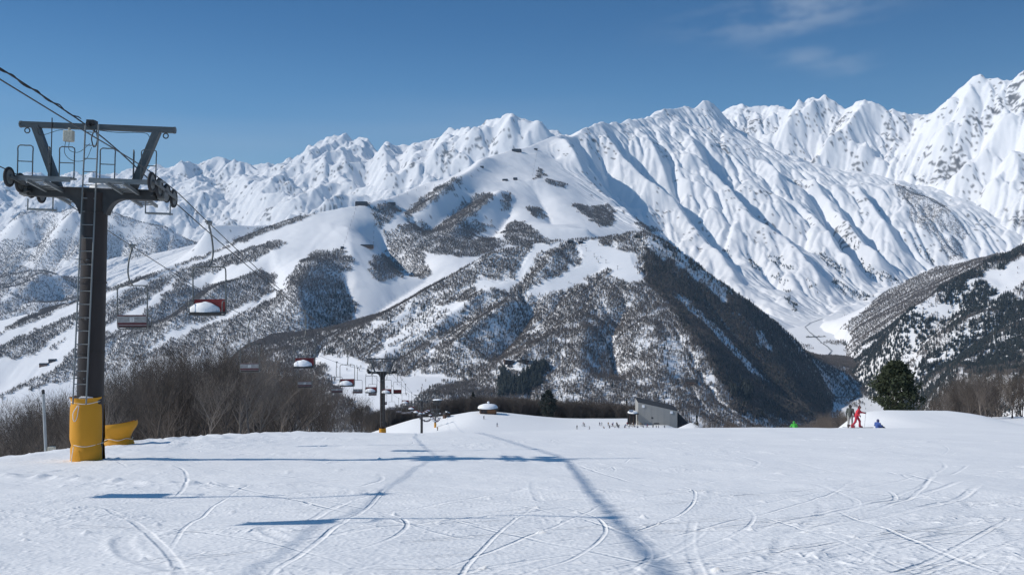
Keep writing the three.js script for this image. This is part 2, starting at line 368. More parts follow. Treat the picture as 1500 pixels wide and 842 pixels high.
peaks.rough(60, 800, 3, 77).sharp(55, 600, 3, 18).sharp(30, 170, 3, 22).erode(13, 0.24, 0.5, 1.6).sharp(9, 55, 2, 19).sink(null, 14, 700);
tick('peaks');
peaks.mesh('mountain_range', 'high jagged snow peaks with broad white flank above the river valley', snowFar, rocky(0.66, 15, 300, 40), 'mountain range');

// left, in the middle distance: lower wooded ridges with snowy runs
const midHills = new Field(-4700, -1100, 4100, 7400, 12);
midHills.relax([
  L([[-120, 372, 6300], [-60, 358, 6400], [0, 338, 6400], [40, 320, 6300], [80, 308, 6200], [120, 303, 6100], [150, 306, 6050], [185, 322, 6000], [240, 338, 6000], [300, 360, 6050], [345, 382, 6100], [420, 410, 6100], [480, 430, 6100]]),
  L([[-120, 412, 5000], [-60, 405, 5050], [0, 402, 5000], [50, 396, 4950], [90, 402, 4900], [130, 418, 4850], [200, 440, 4800], [300, 460, 4800]]),
  L([[-120, 430, 5500], [0, 425, 5500], [120, 425, 5450], [250, 425, 5400], [350, 425, 5400]]),
  L([[-120, 510, 4150], [0, 500, 4150], [120, 480, 4150], [260, 470, 4200]]), L([[-120, 380, 7350], [100, 380, 7350], [300, 400, 7350]]),
]);
midHills.strokes([{ px: [[115, 306], [90, 340], [60, 390]], by: 70, wide: 90 }, { px: [[30, 326], [10, 360]], by: 70, wide: 90 }, { px: [[70, 320], [45, 360]], by: -70, wide: 80 }, { px: [[180, 330], [170, 380]], by: -60, wide: 80 }, { px: [[60, 400], [30, 440]], by: 50, wide: 80 }, { px: [[95, 410], [70, 440]], by: -50, wide: 70 }]);
midHills.rough(60, 420, 5, 41).erode(10, 0.4, 0.42, 0.9);
tick('mid hills');

// the ski mountain: long crest rising from the left, white gullied face falling to the valley on the right
const skiMountain = new Field(-3000, 3250, 2500, 7500, 9);
skiMountain.relax([
  L([[-140, 560, 2600], [-60, 520, 2750], [0, 487, 2900], [80, 452, 3050], [150, 425, 3150], [230, 397, 3250], [300, 373, 3320], [380, 338, 3430], [440, 317, 3500], [500, 303, 3570], [535, 297, 3620], [560, 290, 3750], [600, 277, 3950], [650, 263, 4200], [690, 249, 4400], [715, 232, 4560], [745, 222, 4700], [775, 214, 4850], [800, 203, 5030], [815, 199, 5130], [845, 196, 5300], [858, 189, 5380], [872, 183, 5460], [895, 179, 5600], [930, 176, 5800], [955, 172, 5950], [975, 162, 6100], [1000, 159, 6250], [1008, 153, 6290], [1016, 157, 6310], [1036, 147, 6400], [1048, 154, 6400], [1070, 176, 6400], [1090, 196, 6370], [1112, 209, 6340], [1140, 222, 6280], [1165, 235, 6200], [1195, 243, 6110], [1230, 250, 6000], [1260, 260, 5870], [1290, 271, 5730], [1330, 280, 5600], [1360, 289, 5480], [1385, 305, 5380], [1405, 328, 5280], [1430, 352, 5180], [1470, 392, 5000]]),
  L([[815, 200, 5130], [838, 226, 4850], [862, 262, 4600], [900, 298, 4300], [930, 320, 4080], [965, 350, 3820], [1000, 385, 3600]]),          // right edge of the piste bowl
  L([[848, 206, 5250], [872, 252, 5050], [905, 300, 4850], [960, 350, 4600], [1020, 395, 4350], [1090, 440, 4080], [1150, 474, 3800]]),       // gorge between bowl and white face
  L([[1130, 500, 3300], [1165, 476, 3720], [1190, 469, 3900], [1210, 462, 4050], [1250, 446, 4300], [1285, 430, 4520], [1320, 411, 4750], [1350, 396, 4950], [1420, 380, 5080], [1500, 380, 5000]]),   // river at the foot
  L([[-140, 590, 2520], [0, 568, 2620], [100, 560, 2620], [200, 550, 2560], [300, 545, 2520], [420, 535, 2510]]),
  L([[470, 520, 2520], [500, 495, 2680], [540, 465, 2850], [580, 440, 2980], [620, 412, 3100], [660, 405, 3080], [720, 408, 2960], [800, 412, 2880], [900, 415, 2850], [1000, 445, 2850], [1090, 480, 2950], [1130, 500, 3300]]),   // hollow behind the wooded hill
  L([[600, 330, 3650], [700, 340, 3640], [790, 335, 3600], [860, 335, 3600]]), L([[640, 272, 4050], [700, 268, 4180], [790, 262, 4300], [850, 275, 4380]]),
  L([[745, 224, 4680], [790, 225, 4750], [815, 235, 4800]]),
  L([[510, 330, 3380], [515, 365, 3150], [520, 410, 2980]]), L([[400, 360, 3200], [420, 400, 2950], [440, 450, 2700]]), L([[200, 440, 2980], [320, 410, 3050]]), L([[150, 500, 2720], [300, 470, 2760]]),
  [[900, -430, 2520], [1600, -430, 2560], [2400, -430, 2650], [3240, -400, 2650]], [[1180, -330, 3080], [1420, -310, 3350], [1750, -280, 3700], [2300, -210, 4100], [3200, -120, 4500]], [[-3000, -380, 4600], [-1800, -330, 4600], [-900, -230, 4700]], L([[300, 330, 5200], [450, 330, 5600], [600, 310, 6500], [760, 280, 7300], [950, 240, 7450], [1150, 260, 7450]]),
]);
skiMountain.strokes([
  { px: [[552, 312], [562, 335], [580, 352], [602, 378], [626, 404]], by: -95, wide: 75 }, { px: [[560, 298], [600, 300], [640, 285]], by: -30, wide: 60 },
  { px: [[725, 232], [690, 262], [650, 290], [602, 320]], by: 48, wide: 60 }, { px: [[700, 285], [655, 312], [618, 338]], by: -30, wide: 40 }, { px: [[745, 280], [720, 300], [690, 325], [655, 352]], by: 38, wide: 45 }, { px: [[752, 300], [735, 322], [710, 350]], by: -28, wide: 35 },
  { px: [[820, 205], [850, 240], [885, 280]], by: 45, wide: 60 }, { px: [[780, 268], [800, 300], [812, 330]], by: -28, wide: 60 },
  { px: [[470, 370], [440, 420], [425, 470]], by: 26, wide: 70 }, { px: [[505, 380], [512, 440], [505, 470]], by: -26, wide: 60 }, { px: [[395, 365], [400, 420], [390, 460]], by: -34, wide: 60 },
  { px: [[330, 385], [260, 440], [200, 480]], by: -34, wide: 55 }, { px: [[280, 380], [200, 425], [110, 470]], by: 30, wide: 55 }, { px: [[350, 410], [280, 460], [220, 500]], by: 30, wide: 50 },
  // ribs and gullies of the white face
  { px: [[905, 203], [935, 238], [962, 262], [1010, 300], [1040, 332], [1065, 362], [1085, 395]], by: -95, wide: 75 }, { px: [[1032, 213], [1055, 248], [1080, 282], [1104, 300], [1135, 322], [1165, 340], [1195, 372]], by: -85, wide: 70 },
  { px: [[1190, 275], [1205, 298], [1216, 318], [1235, 350], [1262, 388], [1290, 415]], by: -60, wide: 55 }, { px: [[1150, 268], [1165, 300], [1190, 330]], by: -45, wide: 45 }, { px: [[1268, 275], [1290, 300], [1302, 322]], by: -60, wide: 55 }, { px: [[1232, 290], [1262, 330], [1295, 372], [1325, 398]], by: -50, wide: 50 }, { px: [[1100, 228], [1140, 248], [1180, 262]], by: -30, wide: 60 },
  { px: [[868, 205], [890, 245], [905, 275], [940, 310]], by: -40, wide: 45 }, { px: [[980, 230], [990, 262], [1005, 285]], by: -35, wide: 40 }, { px: [[1095, 350], [1125, 395], [1160, 430]], by: -50, wide: 50 },
  { px: [[885, 200], [920, 246], [950, 280], [990, 305], [1020, 345], [1050, 380], [1090, 425]], by: 50, wide: 60 }, { px: [[1010, 200], [1022, 225], [1048, 262], [1078, 298], [1104, 332], [1150, 362], [1190, 405], [1215, 435]], by: 60, wide: 65 }, { px: [[1110, 235], [1140, 265], [1160, 292], [1205, 340], [1230, 372], [1262, 408]], by: 50, wide: 50 }, { px: [[1182, 262], [1200, 282], [1230, 320], [1262, 362], [1305, 402]], by: 45, wide: 42 }, { px: [[945, 195], [962, 230], [985, 265]], by: 35, wide: 40 }, { px: [[1250, 275], [1275, 300], [1300, 340], [1330, 380]], by: 45, wide: 45 },
]);
{
  // pistes stay smooth, the face to the right is gullied
  const keep = new Float32Array(skiMountain.nx * skiMountain.nd);
  for (let j = 0; j < skiMountain.nd; j++) for (let i = 0; i < skiMountain.nx; i++) {
    const x = skiMountain.x0 + i * 9, d = skiMountain.d0 + j * 9;
    const east = smooth(-80, 260, x - (120 + (5130 - d) * 0.27)) * smooth(3500, 3900, d), high = smooth(4900, 5600, d);
    keep[j * skiMountain.nx + i] = 0.10 + 0.9 * Math.max(east, high * 0.8);
  }
  skiMountain.rough(22, 300, 5, 51, (x, d) => 0.5 + 1.2 * smooth(3700, 5000, d) * smooth(0, 500, x - 300)).rough(16, 130, 3, 53, (x, d) => smooth(3600, 4300, d) * smooth(-50, 350, x - (120 + (5130 - d) * 0.27)));
  skiMountain.sharp(15, 260, 3, 55, (x, d) => smooth(3600, 4300, d) * smooth(-50, 350, x - (120 + (5130 - d) * 0.27))).erode(16, 0.16, 0.55, 1.25, keep).soften(1, 0.25).sharp(3, 48, 2, 57, (x, d) => smooth(3600, 4300, d) * smooth(-50, 350, x - (120 + (5130 - d) * 0.27)));
}
tick('ski mountain');

// the wooded hill across the valley, with its open pistes and fields
const hillPistes = [
    [[842, 357], [873, 350], [901, 364], [925, 371], [936, 399], [948, 414], [922, 416], [894, 402], [877, 399], [852, 416], [832, 423], [804, 427], [776, 435], [770, 425], [800, 412], [830, 397], [852, 387], [852, 370]],
    [[755, 402], [780, 361], [814, 352], [860, 348], [840, 356], [818, 358], [794, 371], [776, 392], [766, 416], [745, 420]], [[691, 409], [709, 407], [729, 415], [752, 411], [760, 420], [721, 425], [719, 433], [697, 431]],
    [[584, 461], [597, 443], [607, 440], [607, 452], [588, 465], [573, 473], [550, 484], [539, 478]], [[540, 525], [575, 509], [610, 493], [635, 477], [640, 478], [610, 499], [580, 515], [552, 527]], [[552, 505], [585, 490], [600, 470], [612, 470], [600, 488], [570, 510]], [[640, 450], [680, 440], [690, 448], [650, 462]],
    [[460, 523], [471, 520], [530, 527], [539, 541], [588, 551], [610, 547], [652, 549], [668, 556], [637, 570], [607, 582], [601, 591], [554, 604], [522, 598], [500, 575], [475, 545]],
    [[740, 528], [770, 532], [772, 540], [742, 538]],
  ];
const hill = new Field(-800, 1250, 1350, 3050, 6);
hill.relax([
  L([[420, 560, 2000], [470, 522, 2120], [500, 502, 2160], [540, 476, 2210], [600, 438, 2270], [650, 409, 2320], [700, 382, 2360], [740, 366, 2400], [790, 355, 2430], [850, 349, 2450], [885, 347, 2460], [925, 341, 2470], [950, 340, 2460], [975, 354, 2440], [1000, 371, 2425], [1050, 408, 2410], [1100, 445, 2400], [1140, 475, 2400], [1175, 506, 2400], [1200, 542, 2400], [1213, 572, 2400], [1232, 606, 2380]]),
  L([[948, 345, 2440], [955, 380, 2340], [945, 416, 2250], [975, 442, 2150], [1000, 470, 2030], [1020, 500, 1920], [1045, 540, 1810], [1070, 580, 1730], [1085, 615, 1660]]),
  L([[420, 575, 1900], [470, 548, 2000], [560, 551, 1950], [660, 553, 1900], [740, 580, 1750], [850, 603, 1660], [950, 613, 1620], [1040, 622, 1600], [1085, 628, 1600]]),
  L([[1120, 640, 1650], [1160, 630, 1750], [1200, 620, 1950], [1225, 612, 2150], [1240, 608, 2330]]),
  L([[945, 416, 2250], [900, 433, 2180], [850, 461, 2080], [800, 493, 1960], [755, 527, 1860]]),
  L([[880, 395, 2330], [830, 430, 2230], [795, 465, 2110], [770, 500, 2000], [750, 528, 1880]]),
  [[-800, -240, 2900], [0, -190, 3000], [500, -150, 3000], [900, -260, 2900], [1240, -290, 2700]], [[1240, -330, 1400], [1240, -310, 2300]],
  [[-800, -330, 1360], [0, -300, 1360], [700, -320, 1360]],
  L([[560, 551, 1950], [600, 575, 1750], [660, 578, 1700]]),
]);
hill.strokes([
  { px: [[772, 437], [740, 456], [700, 485], [670, 510], [650, 535]], by: 22, wide: 26 }, { px: [[790, 430], [762, 470], [735, 500], [715, 530]], by: -26, wide: 28 },
  { px: [[742, 420], [700, 442], [650, 475], [605, 505]], by: 18, wide: 26 }, { px: [[700, 455], [650, 482], [600, 508], [560, 528]], by: -16, wide: 22 }, { px: [[650, 425], [600, 465], [560, 495]], by: -10, wide: 30 },
  { px: [[918, 440], [893, 480], [900, 515], [915, 560]], by: -24, wide: 30 }, { px: [[860, 470], [850, 520], [845, 570]], by: 12, wide: 28 }, { px: [[955, 470], [965, 520], [975, 570]], by: 12, wide: 30 }, { px: [[870, 500], [885, 560]], by: -8, wide: 22 },
  { px: [[820, 365], [800, 395], [775, 415]], by: 12, wide: 26 }, { px: [[770, 375], [760, 410], [745, 430]], by: -8, wide: 26 },
  { px: [[1000, 400], [1050, 455], [1100, 520], [1140, 580]], by: -14, wide: 40 }, { px: [[1060, 430], [1100, 480], [1150, 540]], by: 10, wide: 36 },
]);
{
  const open = hill.area(hillPistes), keep = new Float32Array(open.length).map((_, k) => open[k] ? 0.02 : 1);
  hill.rough(8, 120, 4, 61, (x, d) => open[clamp(Math.round((d - hill.d0) / 6), 0, hill.nd - 1) * hill.nx + clamp(Math.round((x - hill.x0) / 6), 0, hill.nx - 1)] ? 0.2 : 1).erode(9, 0.09, 0.55, 1.3, keep);
}
tick('hill');

// hillside on the right
const rightSide = new Field(780, 3300, 900, 4000, 9);
rightSide.relax([
  L([[1262, 492, 2500], [1290, 474, 2420], [1320, 458, 2400], [1350, 440, 2420], [1400, 412, 2470], [1440, 390, 2510], [1470, 376, 2550], [1500, 362, 2600], [1560, 330, 2700], [1660, 270, 2900]]),
  L([[1238, 474, 3300], [1270, 452, 3400], [1290, 433, 3450], [1330, 412, 3460], [1370, 394, 3450], [1400, 385, 3420], [1440, 379, 3380], [1480, 370, 3350], [1560, 330, 3300], [1660, 270, 3300]]),
  L([[1330, 455, 2900], [1400, 428, 2900], [1480, 390, 2950], [1560, 350, 3000]]),
  L([[1215, 488, 3450], [1225, 505, 3150], [1245, 520, 2900], [1262, 535, 2700], [1278, 560, 2450], [1300, 592, 2050], [1340, 640, 1500], [1420, 680, 1150]]),
  L([[1380, 560, 1900], [1440, 545, 1850], [1520, 520, 1850]]), L([[1400, 470, 2300], [1460, 455, 2250], [1540, 430, 2300]]), L([[1420, 620, 1250], [1500, 600, 1250], [1620, 560, 1300]]), L([[1560, 640, 920], [1700, 600, 920]]),
  L([[1225, 470, 3600], [1240, 466, 3950], [1300, 450, 3950], [1400, 440, 3950]]), [[3290, 500, 3900], [3290, 500, 2500], [3290, 300, 1000]],
]);
rightSide.strokes([{ px: [[1470, 455], [1420, 480], [1370, 520]], by: 26, wide: 40 }, { px: [[1480, 500], [1430, 525], [1390, 560]], by: 24, wide: 40 }, { px: [[1460, 480], [1410, 505], [1370, 540]], by: -26, wide: 36 }, { px: [[1420, 430], [1370, 470], [1330, 500]], by: -20, wide: 36 }, { px: [[1322, 478], [1335, 500], [1340, 530]], by: -14, wide: 24 }]);
{ // nothing of it west of the river
  const bankX = curve([[900, 700], [1900, 880], [2500, 962], [2720, 1019], [2980, 1094], [3250, 1167], [3560, 1218], [3800, 1290], [4100, 1420]]);
  for (let j = 0; j < rightSide.nd; j++) for (let i = 0; i < rightSide.nx; i++) { const x = rightSide.x0 + i * 9, d = rightSide.d0 + j * 9; rightSide.h[j * rightSide.nx + i] -= 90 * (1 - smooth(bankX(d) - 30, bankX(d) + 70, x)); }
}
rightSide.rough(14, 160, 3, 71).erode(9, 0.05, 0.55, 1.0);
tick('right side');

// the valley floor with the river flats
const floor = new Field(-5200, 3600, 480, 5200, 26);
floor.relax([
  L([[1150, 700, 1500], [1200, 640, 1900], [1236, 590, 2300], [1245, 570, 2500], [1232, 545, 2720], [1222, 520, 2980], [1212, 500, 3250], [1190, 482, 3560], [1180, 472, 3800], [1215, 463, 4050], [1252, 449, 4300], [1300, 432, 4520]]),
  [[-5200, -430, 5200], [-3000, -400, 4500], [-1800, -372, 3200], [-1200, -362, 2600], [-600, -350, 2200], [0, -350, 1300], [600, -340, 1300]],
  [[-5200, -400, 600], [0, -340, 700], [900, -340, 800], [3600, -300, 600]], [[3600, -100, 5000], [3600, -300, 2000]], [[0, -250, 5100], [1500, -150, 5100]],
]);
floor.rough(5, 300, 4, 81);
midHills.sink(floor); skiMountain.sink(floor, 14, 60); hill.sink(floor, 20); rightSide.sink(floor, 14);
tick('valley');
midHills.mesh('hills', 'low wooded ridges with snowy runs beyond the lift tower', snowFar, () => SNOW);
skiMountain.mesh('mountain', 'broad ski mountain with white pistes and gullied white face', snowFar, rocky(0.78, 25, 100, 34));
hill.mesh('hill', 'steep hill covered in leafless trees across the valley', snowFar, () => SNOW);
rightSide.mesh('hillside', 'dark wooded hillside rising right of the river valley', snowFar, () => SNOW);
floor.mesh('valley_floor', 'snowy valley floor with river flats', snowFar, () => SNOW);
// ------------------------------------------------------------------ woods on the mountains
function sliver(out, a, b, w, side) {                            // one thin triangle: wide at a, pointed at b
  out.push(a[0] - side[0] * w, a[1] - side[1] * w, a[2] - side[2] * w, a[0] + side[0] * w, a[1] + side[1] * w, a[2] + side[2] * w, b[0], b[1], b[2]);
}
function fromTriangles(v) { const g = new THREE.BufferGeometry(); g.setAttribute('position', new THREE.Float32BufferAttribute(v, 3)); g.computeVertexNormals(); g.setAttribute('uv', new THREE.Float32BufferAttribute(new Float32Array(v.length / 3 * 2), 2)); return g; }
function farBareTree(seed, n = 58) {                             // a leafless tree as it reads from kilometres away: forked stems and fans of twigs, 8 m tall
  const r = rng(seed), v = [];
  const stems = 2 + (r() * 2 | 0);
  for (let k = 0; k < stems; k++) { const a = k * 6.283 / stems + r(), o = 0.5 + 0.8 * r(); sliver(v, [0, -1, 0], [Math.cos(a) * o, 6 + r(), Math.sin(a) * o], 0.11, [Math.sin(a), 0, -Math.cos(a)]); sliver(v, [0, -1, 0], [Math.cos(a) * o, 6, Math.sin(a) * o], 0.10, [Math.cos(a), 0, Math.sin(a)]); }
  for (let k = 0; k < n; k++) {
    const t = (k + r()) / n, a = r() * 6.283, y = 1.8 + 4.6 * t, reach = (1.1 + 1.5 * r()) * Math.sin(Math.PI * (0.25 + 0.62 * t)) * 1.25, rise = 0.7 + 1.3 * r() + 0.6 * t, h = 0.35 * r();
    const ca = Math.cos(a), sa = Math.sin(a), b = [ca * reach, y + rise, sa * reach], m = [ca * reach * 0.35, y + 0.1, sa * reach * 0.35];
    sliver(v, [ca * h, y - 0.5, sa * h], b, 0.055 + 0.05 * r(), [sa, 0, -ca]);
    for (let q = 0; q < 2; q++) sliver(v, m, [m[0] + (r() - 0.5) * 1.7, m[1] + 0.7 + 1.0 * r(), m[2] + (r() - 0.5) * 1.7], 0.065, [r() - 0.5, 0.2, r() - 0.5].map(c => c * 1.4));
  }
  return fromTriangles(v);
}
function farConifer(seed, tiers = 9) {                           // a dark conifer, 12 m tall: drooping boughs in whorls
  const r = rng(seed), v = [];
  for (let k = 0; k < 3; k++) { const a = k * 2.1; sliver(v, [0, -1, 0], [0, 12, 0], 0.22, [Math.sin(a), 0, -Math.cos(a)]); }
  for (let t = 0; t < tiers; t++) {
    const y = 1.4 + 10.2 * t / tiers, R = 2.5 * (1 - t / tiers) + 0.35;
    for (let k = 0; k < 6; k++) {
      const a = k * 1.047 + t * 0.7 + r() * 0.5, q = R * (0.75 + 0.4 * r()), ca = Math.cos(a), sa = Math.sin(a), w = q * 0.45;
      v.push(0, y + 1.1, 0, ca * q - sa * w, y - 0.25 * q, sa * q + ca * w, ca * q + sa * w, y - 0.25 * q, sa * q - ca * w);
    }
  }
  return fromTriangles(v);
}
const barkFar = new THREE.MeshStandardMaterial({ color: new THREE.Color().setRGB(0.19, 0.168, 0.153), roughness: 0.95 });
const needleFar = new THREE.MeshStandardMaterial({ color: new THREE.Color().setRGB(0.028, 0.036, 0.033), roughness: 0.95 });
/** Scatter trees on a field: `where(x, d, o)` gives how likely one stands there. */
function wood(field, spacing, where, geo, mat, name, label, size, seed, wide = mat === barkFar ? 1.25 : 1) {
  const r = rng(seed), spots = [];
  const x1 = field.x0 + (field.nx - 1) * field.cell, d1 = field.d0 + (field.nd - 1) * field.cell;
  for (let d = field.d0; d < d1; d += spacing) for (let x = field.x0; x < x1; x += spacing) {
    const qx = x + (r() - 0.5) * spacing * 3, qd = d + (r() - 0.5) * spacing * 3, keep = r(), s = r(), a = r() * 6.283, tone = r();
    if (!field.inside(qx, qd) || Math.abs(qx / qd) > 0.64) continue;
    const wx = qx + 26 * fbm(qx / 45, qd / 45, 3, 61), wd = qd + 26 * fbm(qx / 45 + 40, qd / 45, 3, 63);
    const i = clamp(Math.round((wx - field.x0) / field.cell), 0, field.nx - 1), j = clamp(Math.round((wd - field.d0) / field.cell), 0, field.nd - 1);
    if (keep < where(qx, qd, j * field.nx + i, i, j)) spots.push([qx, field.at(qx, qd), -qd, a, size * (0.65 + 0.6 * s), tone]);
  }
  const m = new THREE.InstancedMesh(geo, mat, spots.length), M = new THREE.Matrix4(), q = new THREE.Quaternion(), up = new THREE.Vector3(0, 1, 0), c = new THREE.Color();
  spots.forEach((p, k) => {
    q.setFromAxisAngle(up, p[3]);
    m.setMatrixAt(k, M.compose(new THREE.Vector3(p[0], p[1], p[2]), q, new THREE.Vector3(p[4] * wide, p[4], p[4] * wide)));
    m.setColorAt(k, c.setRGB(0.75 + 0.55 * p[5], 0.75 + 0.5 * p[5], 0.76 + 0.44 * p[5]));
  });
  m.name = numbered(name); m.castShadow = m.receiveShadow = true; scene.add(m);
  console.log(name, label, spots.length);
  return tag(m, label, null, null, 'stuff');
}
const bareA = farBareTree(3), bareB = farBareTree(11), conifA = farConifer(5);

{ // ski mountain
  const f = skiMountain, woods = f.area([
    [[339, 352], [380, 333], [430, 317], [460, 307], [440, 319], [400, 338], [345, 358]], [[-40, 510], [27, 470], [88, 443], [150, 421], [88, 449], [27, 478], [-40, 520]],
    [[158, 424], [230, 414], [270, 391], [347, 369], [380, 353], [410, 347], [467, 322], [468, 325], [420, 356], [400, 366], [320, 396], [278, 402], [230, 420], [160, 432]],
    [[155, 480], [187, 470], [230, 446], [280, 422], [334, 414], [387, 419], [402, 428], [334, 463], [267, 483], [219, 505], [160, 520]],
    [[-40, 500], [0, 492], [60, 470], [115, 450], [160, 440], [235, 428], [230, 440], [155, 470], [115, 486], [60, 518], [0, 528], [-40, 530]],
    [[422, 403], [432, 387], [460, 371], [493, 365], [507, 369], [513, 381], [509, 399], [501, 411], [509, 427], [521, 443], [521, 462], [505, 484], [470, 508], [400, 520], [300, 520], [225, 512], [270, 492], [340, 470], [395, 445], [418, 432]],
    [[380, 417], [402, 420], [380, 443], [350, 452]],
    [[545, 377], [556, 374], [574, 377], [582, 391], [590, 407], [574, 411], [554, 411], [541, 401], [540, 389]],
    [[535, 302], [554, 299], [578, 299], [590, 306], [562, 330], [566, 338], [582, 342], [612, 363], [622, 375], [618, 387], [638, 403], [622, 411], [594, 403], [578, 387], [568, 371], [566, 355], [562, 336], [548, 330], [540, 316]],
    [[592, 311], [606, 297], [641, 275], [665, 261], [681, 262], [657, 283], [630, 299], [604, 315], [596, 323]],
    [[580, 335], [598, 326], [640, 332], [665, 310], [690, 288], [709, 283], [727, 286], [700, 312], [668, 336], [690, 325], [725, 326], [700, 345], [690, 352], [665, 372], [640, 374], [610, 366], [595, 350], [585, 342]],
    [[709, 346], [721, 348], [747, 358], [733, 364], [701, 376], [665, 376], [681, 358]],
    [[737, 346], [741, 332], [753, 323], [768, 326], [782, 336], [790, 340], [802, 354], [774, 360], [745, 360]],
    [[838, 297], [862, 303], [895, 300], [902, 312], [897, 329], [880, 333], [862, 320], [842, 306]], [[917, 305], [941, 329], [974, 340], [941, 342], [931, 319]],
    [[784, 262], [790, 245], [801, 258]], [[733, 291], [747, 281], [747, 309], [735, 315]], [[770, 302], [790, 305], [800, 318], [785, 322]], [[800, 262], [830, 270], [828, 276], [798, 268]],
    [[1306, 267], [1345, 281], [1385, 301], [1425, 346], [1410, 350], [1385, 338], [1370, 348], [1345, 332], [1330, 318], [1335, 302], [1320, 292]], [[1372, 345], [1410, 352], [1412, 380], [1390, 385]],
  ]);
  const left = f.area([[[-60, 515], [0, 488], [150, 426], [300, 374], [460, 309], [470, 323], [425, 352], [432, 388], [420, 432], [400, 520], [225, 525], [100, 560], [0, 580], [-60, 600]]]);
  const runs = f.area([
    [[540, 298], [470, 312], [400, 337], [300, 377], [200, 414], [115, 442], [0, 491], [-60, 512], [-60, 528], [0, 506], [100, 464], [180, 430], [270, 393], [350, 368], [420, 347], [470, 325]],
    [[262, 418], [320, 396], [374, 380], [410, 362], [440, 350], [440, 385], [430, 398], [420, 404], [418, 432], [402, 428], [404, 402], [374, 397], [340, 411], [300, 420]],
    [[402, 427], [330, 461], [267, 483], [215, 508], [222, 512], [270, 491], [334, 469], [404, 436]], [[116, 470], [50, 518], [54, 523], [118, 476]], [[150, 480], [187, 458], [215, 440], [250, 412], [264, 406], [240, 432], [215, 454], [187, 477], [150, 496]],
    [[-60, 532], [0, 526], [50, 522], [80, 510], [110, 478], [118, 480], [118, 505], [90, 532], [60, 552], [0, 578], [-60, 595]],
    [[410, 350], [470, 322], [520, 299], [540, 299], [549, 330], [551, 360], [545, 374], [539, 400], [558, 416], [600, 430], [560, 452], [520, 474], [475, 514], [462, 514], [505, 486], [523, 462], [523, 443], [507, 410], [515, 380], [505, 366], [470, 366], [432, 386]],
  ]);
  for (let o = 0; o < woods.length; o++) { if (left[o]) woods[o] = 1; if (runs[o]) woods[o] = 0; }
  const clump = (x, d) => 0.8 + 0.8 * fbm(x / 55, d / 55, 3, 7);
  wood(f, 3.4, (x, d, o) => woods[o] * clump(x, d) * (d > 5000 ? 0.45 : 1), bareA, barkFar, 'bare_woodland', 'grey leafless woods between the pistes of the ski mountain', 0.95, 101);
  const dark = f.area([
    [[1237, 342], [1243, 340], [1262, 362], [1258, 368]], [[1256, 378], [1270, 382], [1321, 414], [1316, 420], [1280, 406], [1258, 390]], [[1197, 372], [1206, 370], [1240, 398], [1236, 404], [1210, 388]], [[1214, 411], [1222, 408], [1250, 424], [1278, 434], [1274, 442], [1238, 432]],
    [[1122, 376], [1130, 373], [1164, 392], [1160, 397], [1138, 390]], [[1340, 362], [1352, 360], [1372, 384], [1366, 390]], [[1050, 352], [1058, 352], [1075, 372], [1070, 378]], [[1130, 402], [1140, 402], [1160, 424], [1154, 430]], [[1090, 372], [1098, 372], [1112, 392], [1106, 396]], [[1150, 440], [1160, 436], [1172, 452], [1166, 458]], [[1180, 410], [1186, 408], [1200, 424], [1194, 428]],
    [[490, 420], [500, 415], [520, 445], [520, 460], [505, 480], [470, 505], [440, 500], [470, 460]],
  ]);
  wood(f, 9, (x, d, o) => dark[o] * 0.8 * clump(x, d) + (woods[o] && d < 4600 ? 0.012 : 0), conifA, needleFar, 'conifer_woodland', 'dark conifers in rows on the lower ribs of the white face', 1.0, 103);
}
{ // middle hills
  const f = midHills, runs = f.area([
    [[-40, 350], [0, 334], [43, 312], [80, 304], [100, 306], [60, 322], [20, 346], [-40, 370]], [[27, 383], [50, 384], [52, 398], [40, 396]], [[84, 384], [118, 376], [118, 384], [85, 396]], [[66, 408], [112, 398], [112, 403], [70, 412]], [[80, 306], [90, 306], [92, 340], [84, 340]], [[120, 308], [160, 318], [200, 345], [180, 342]], [[40, 340], [46, 340], [50, 375], [44, 375]], [[0, 440], [20, 418], [24, 420], [6, 448]],
  ]);
  wood(f, 7.4, (x, d, o, i, j) => { const [gx] = f.slopeAt(i, j); return runs[o] ? 0.02 : clamp(0.75 + 0.8 * fbm(x / 260, d / 260, 3, 9) + (f.h[o] < 250 ? 0.2 : -0.35)); }, bareB, barkFar, 'bare_woodland', 'blue grey woods on the low ridges left of the ski mountain', 1.35, 107);
}
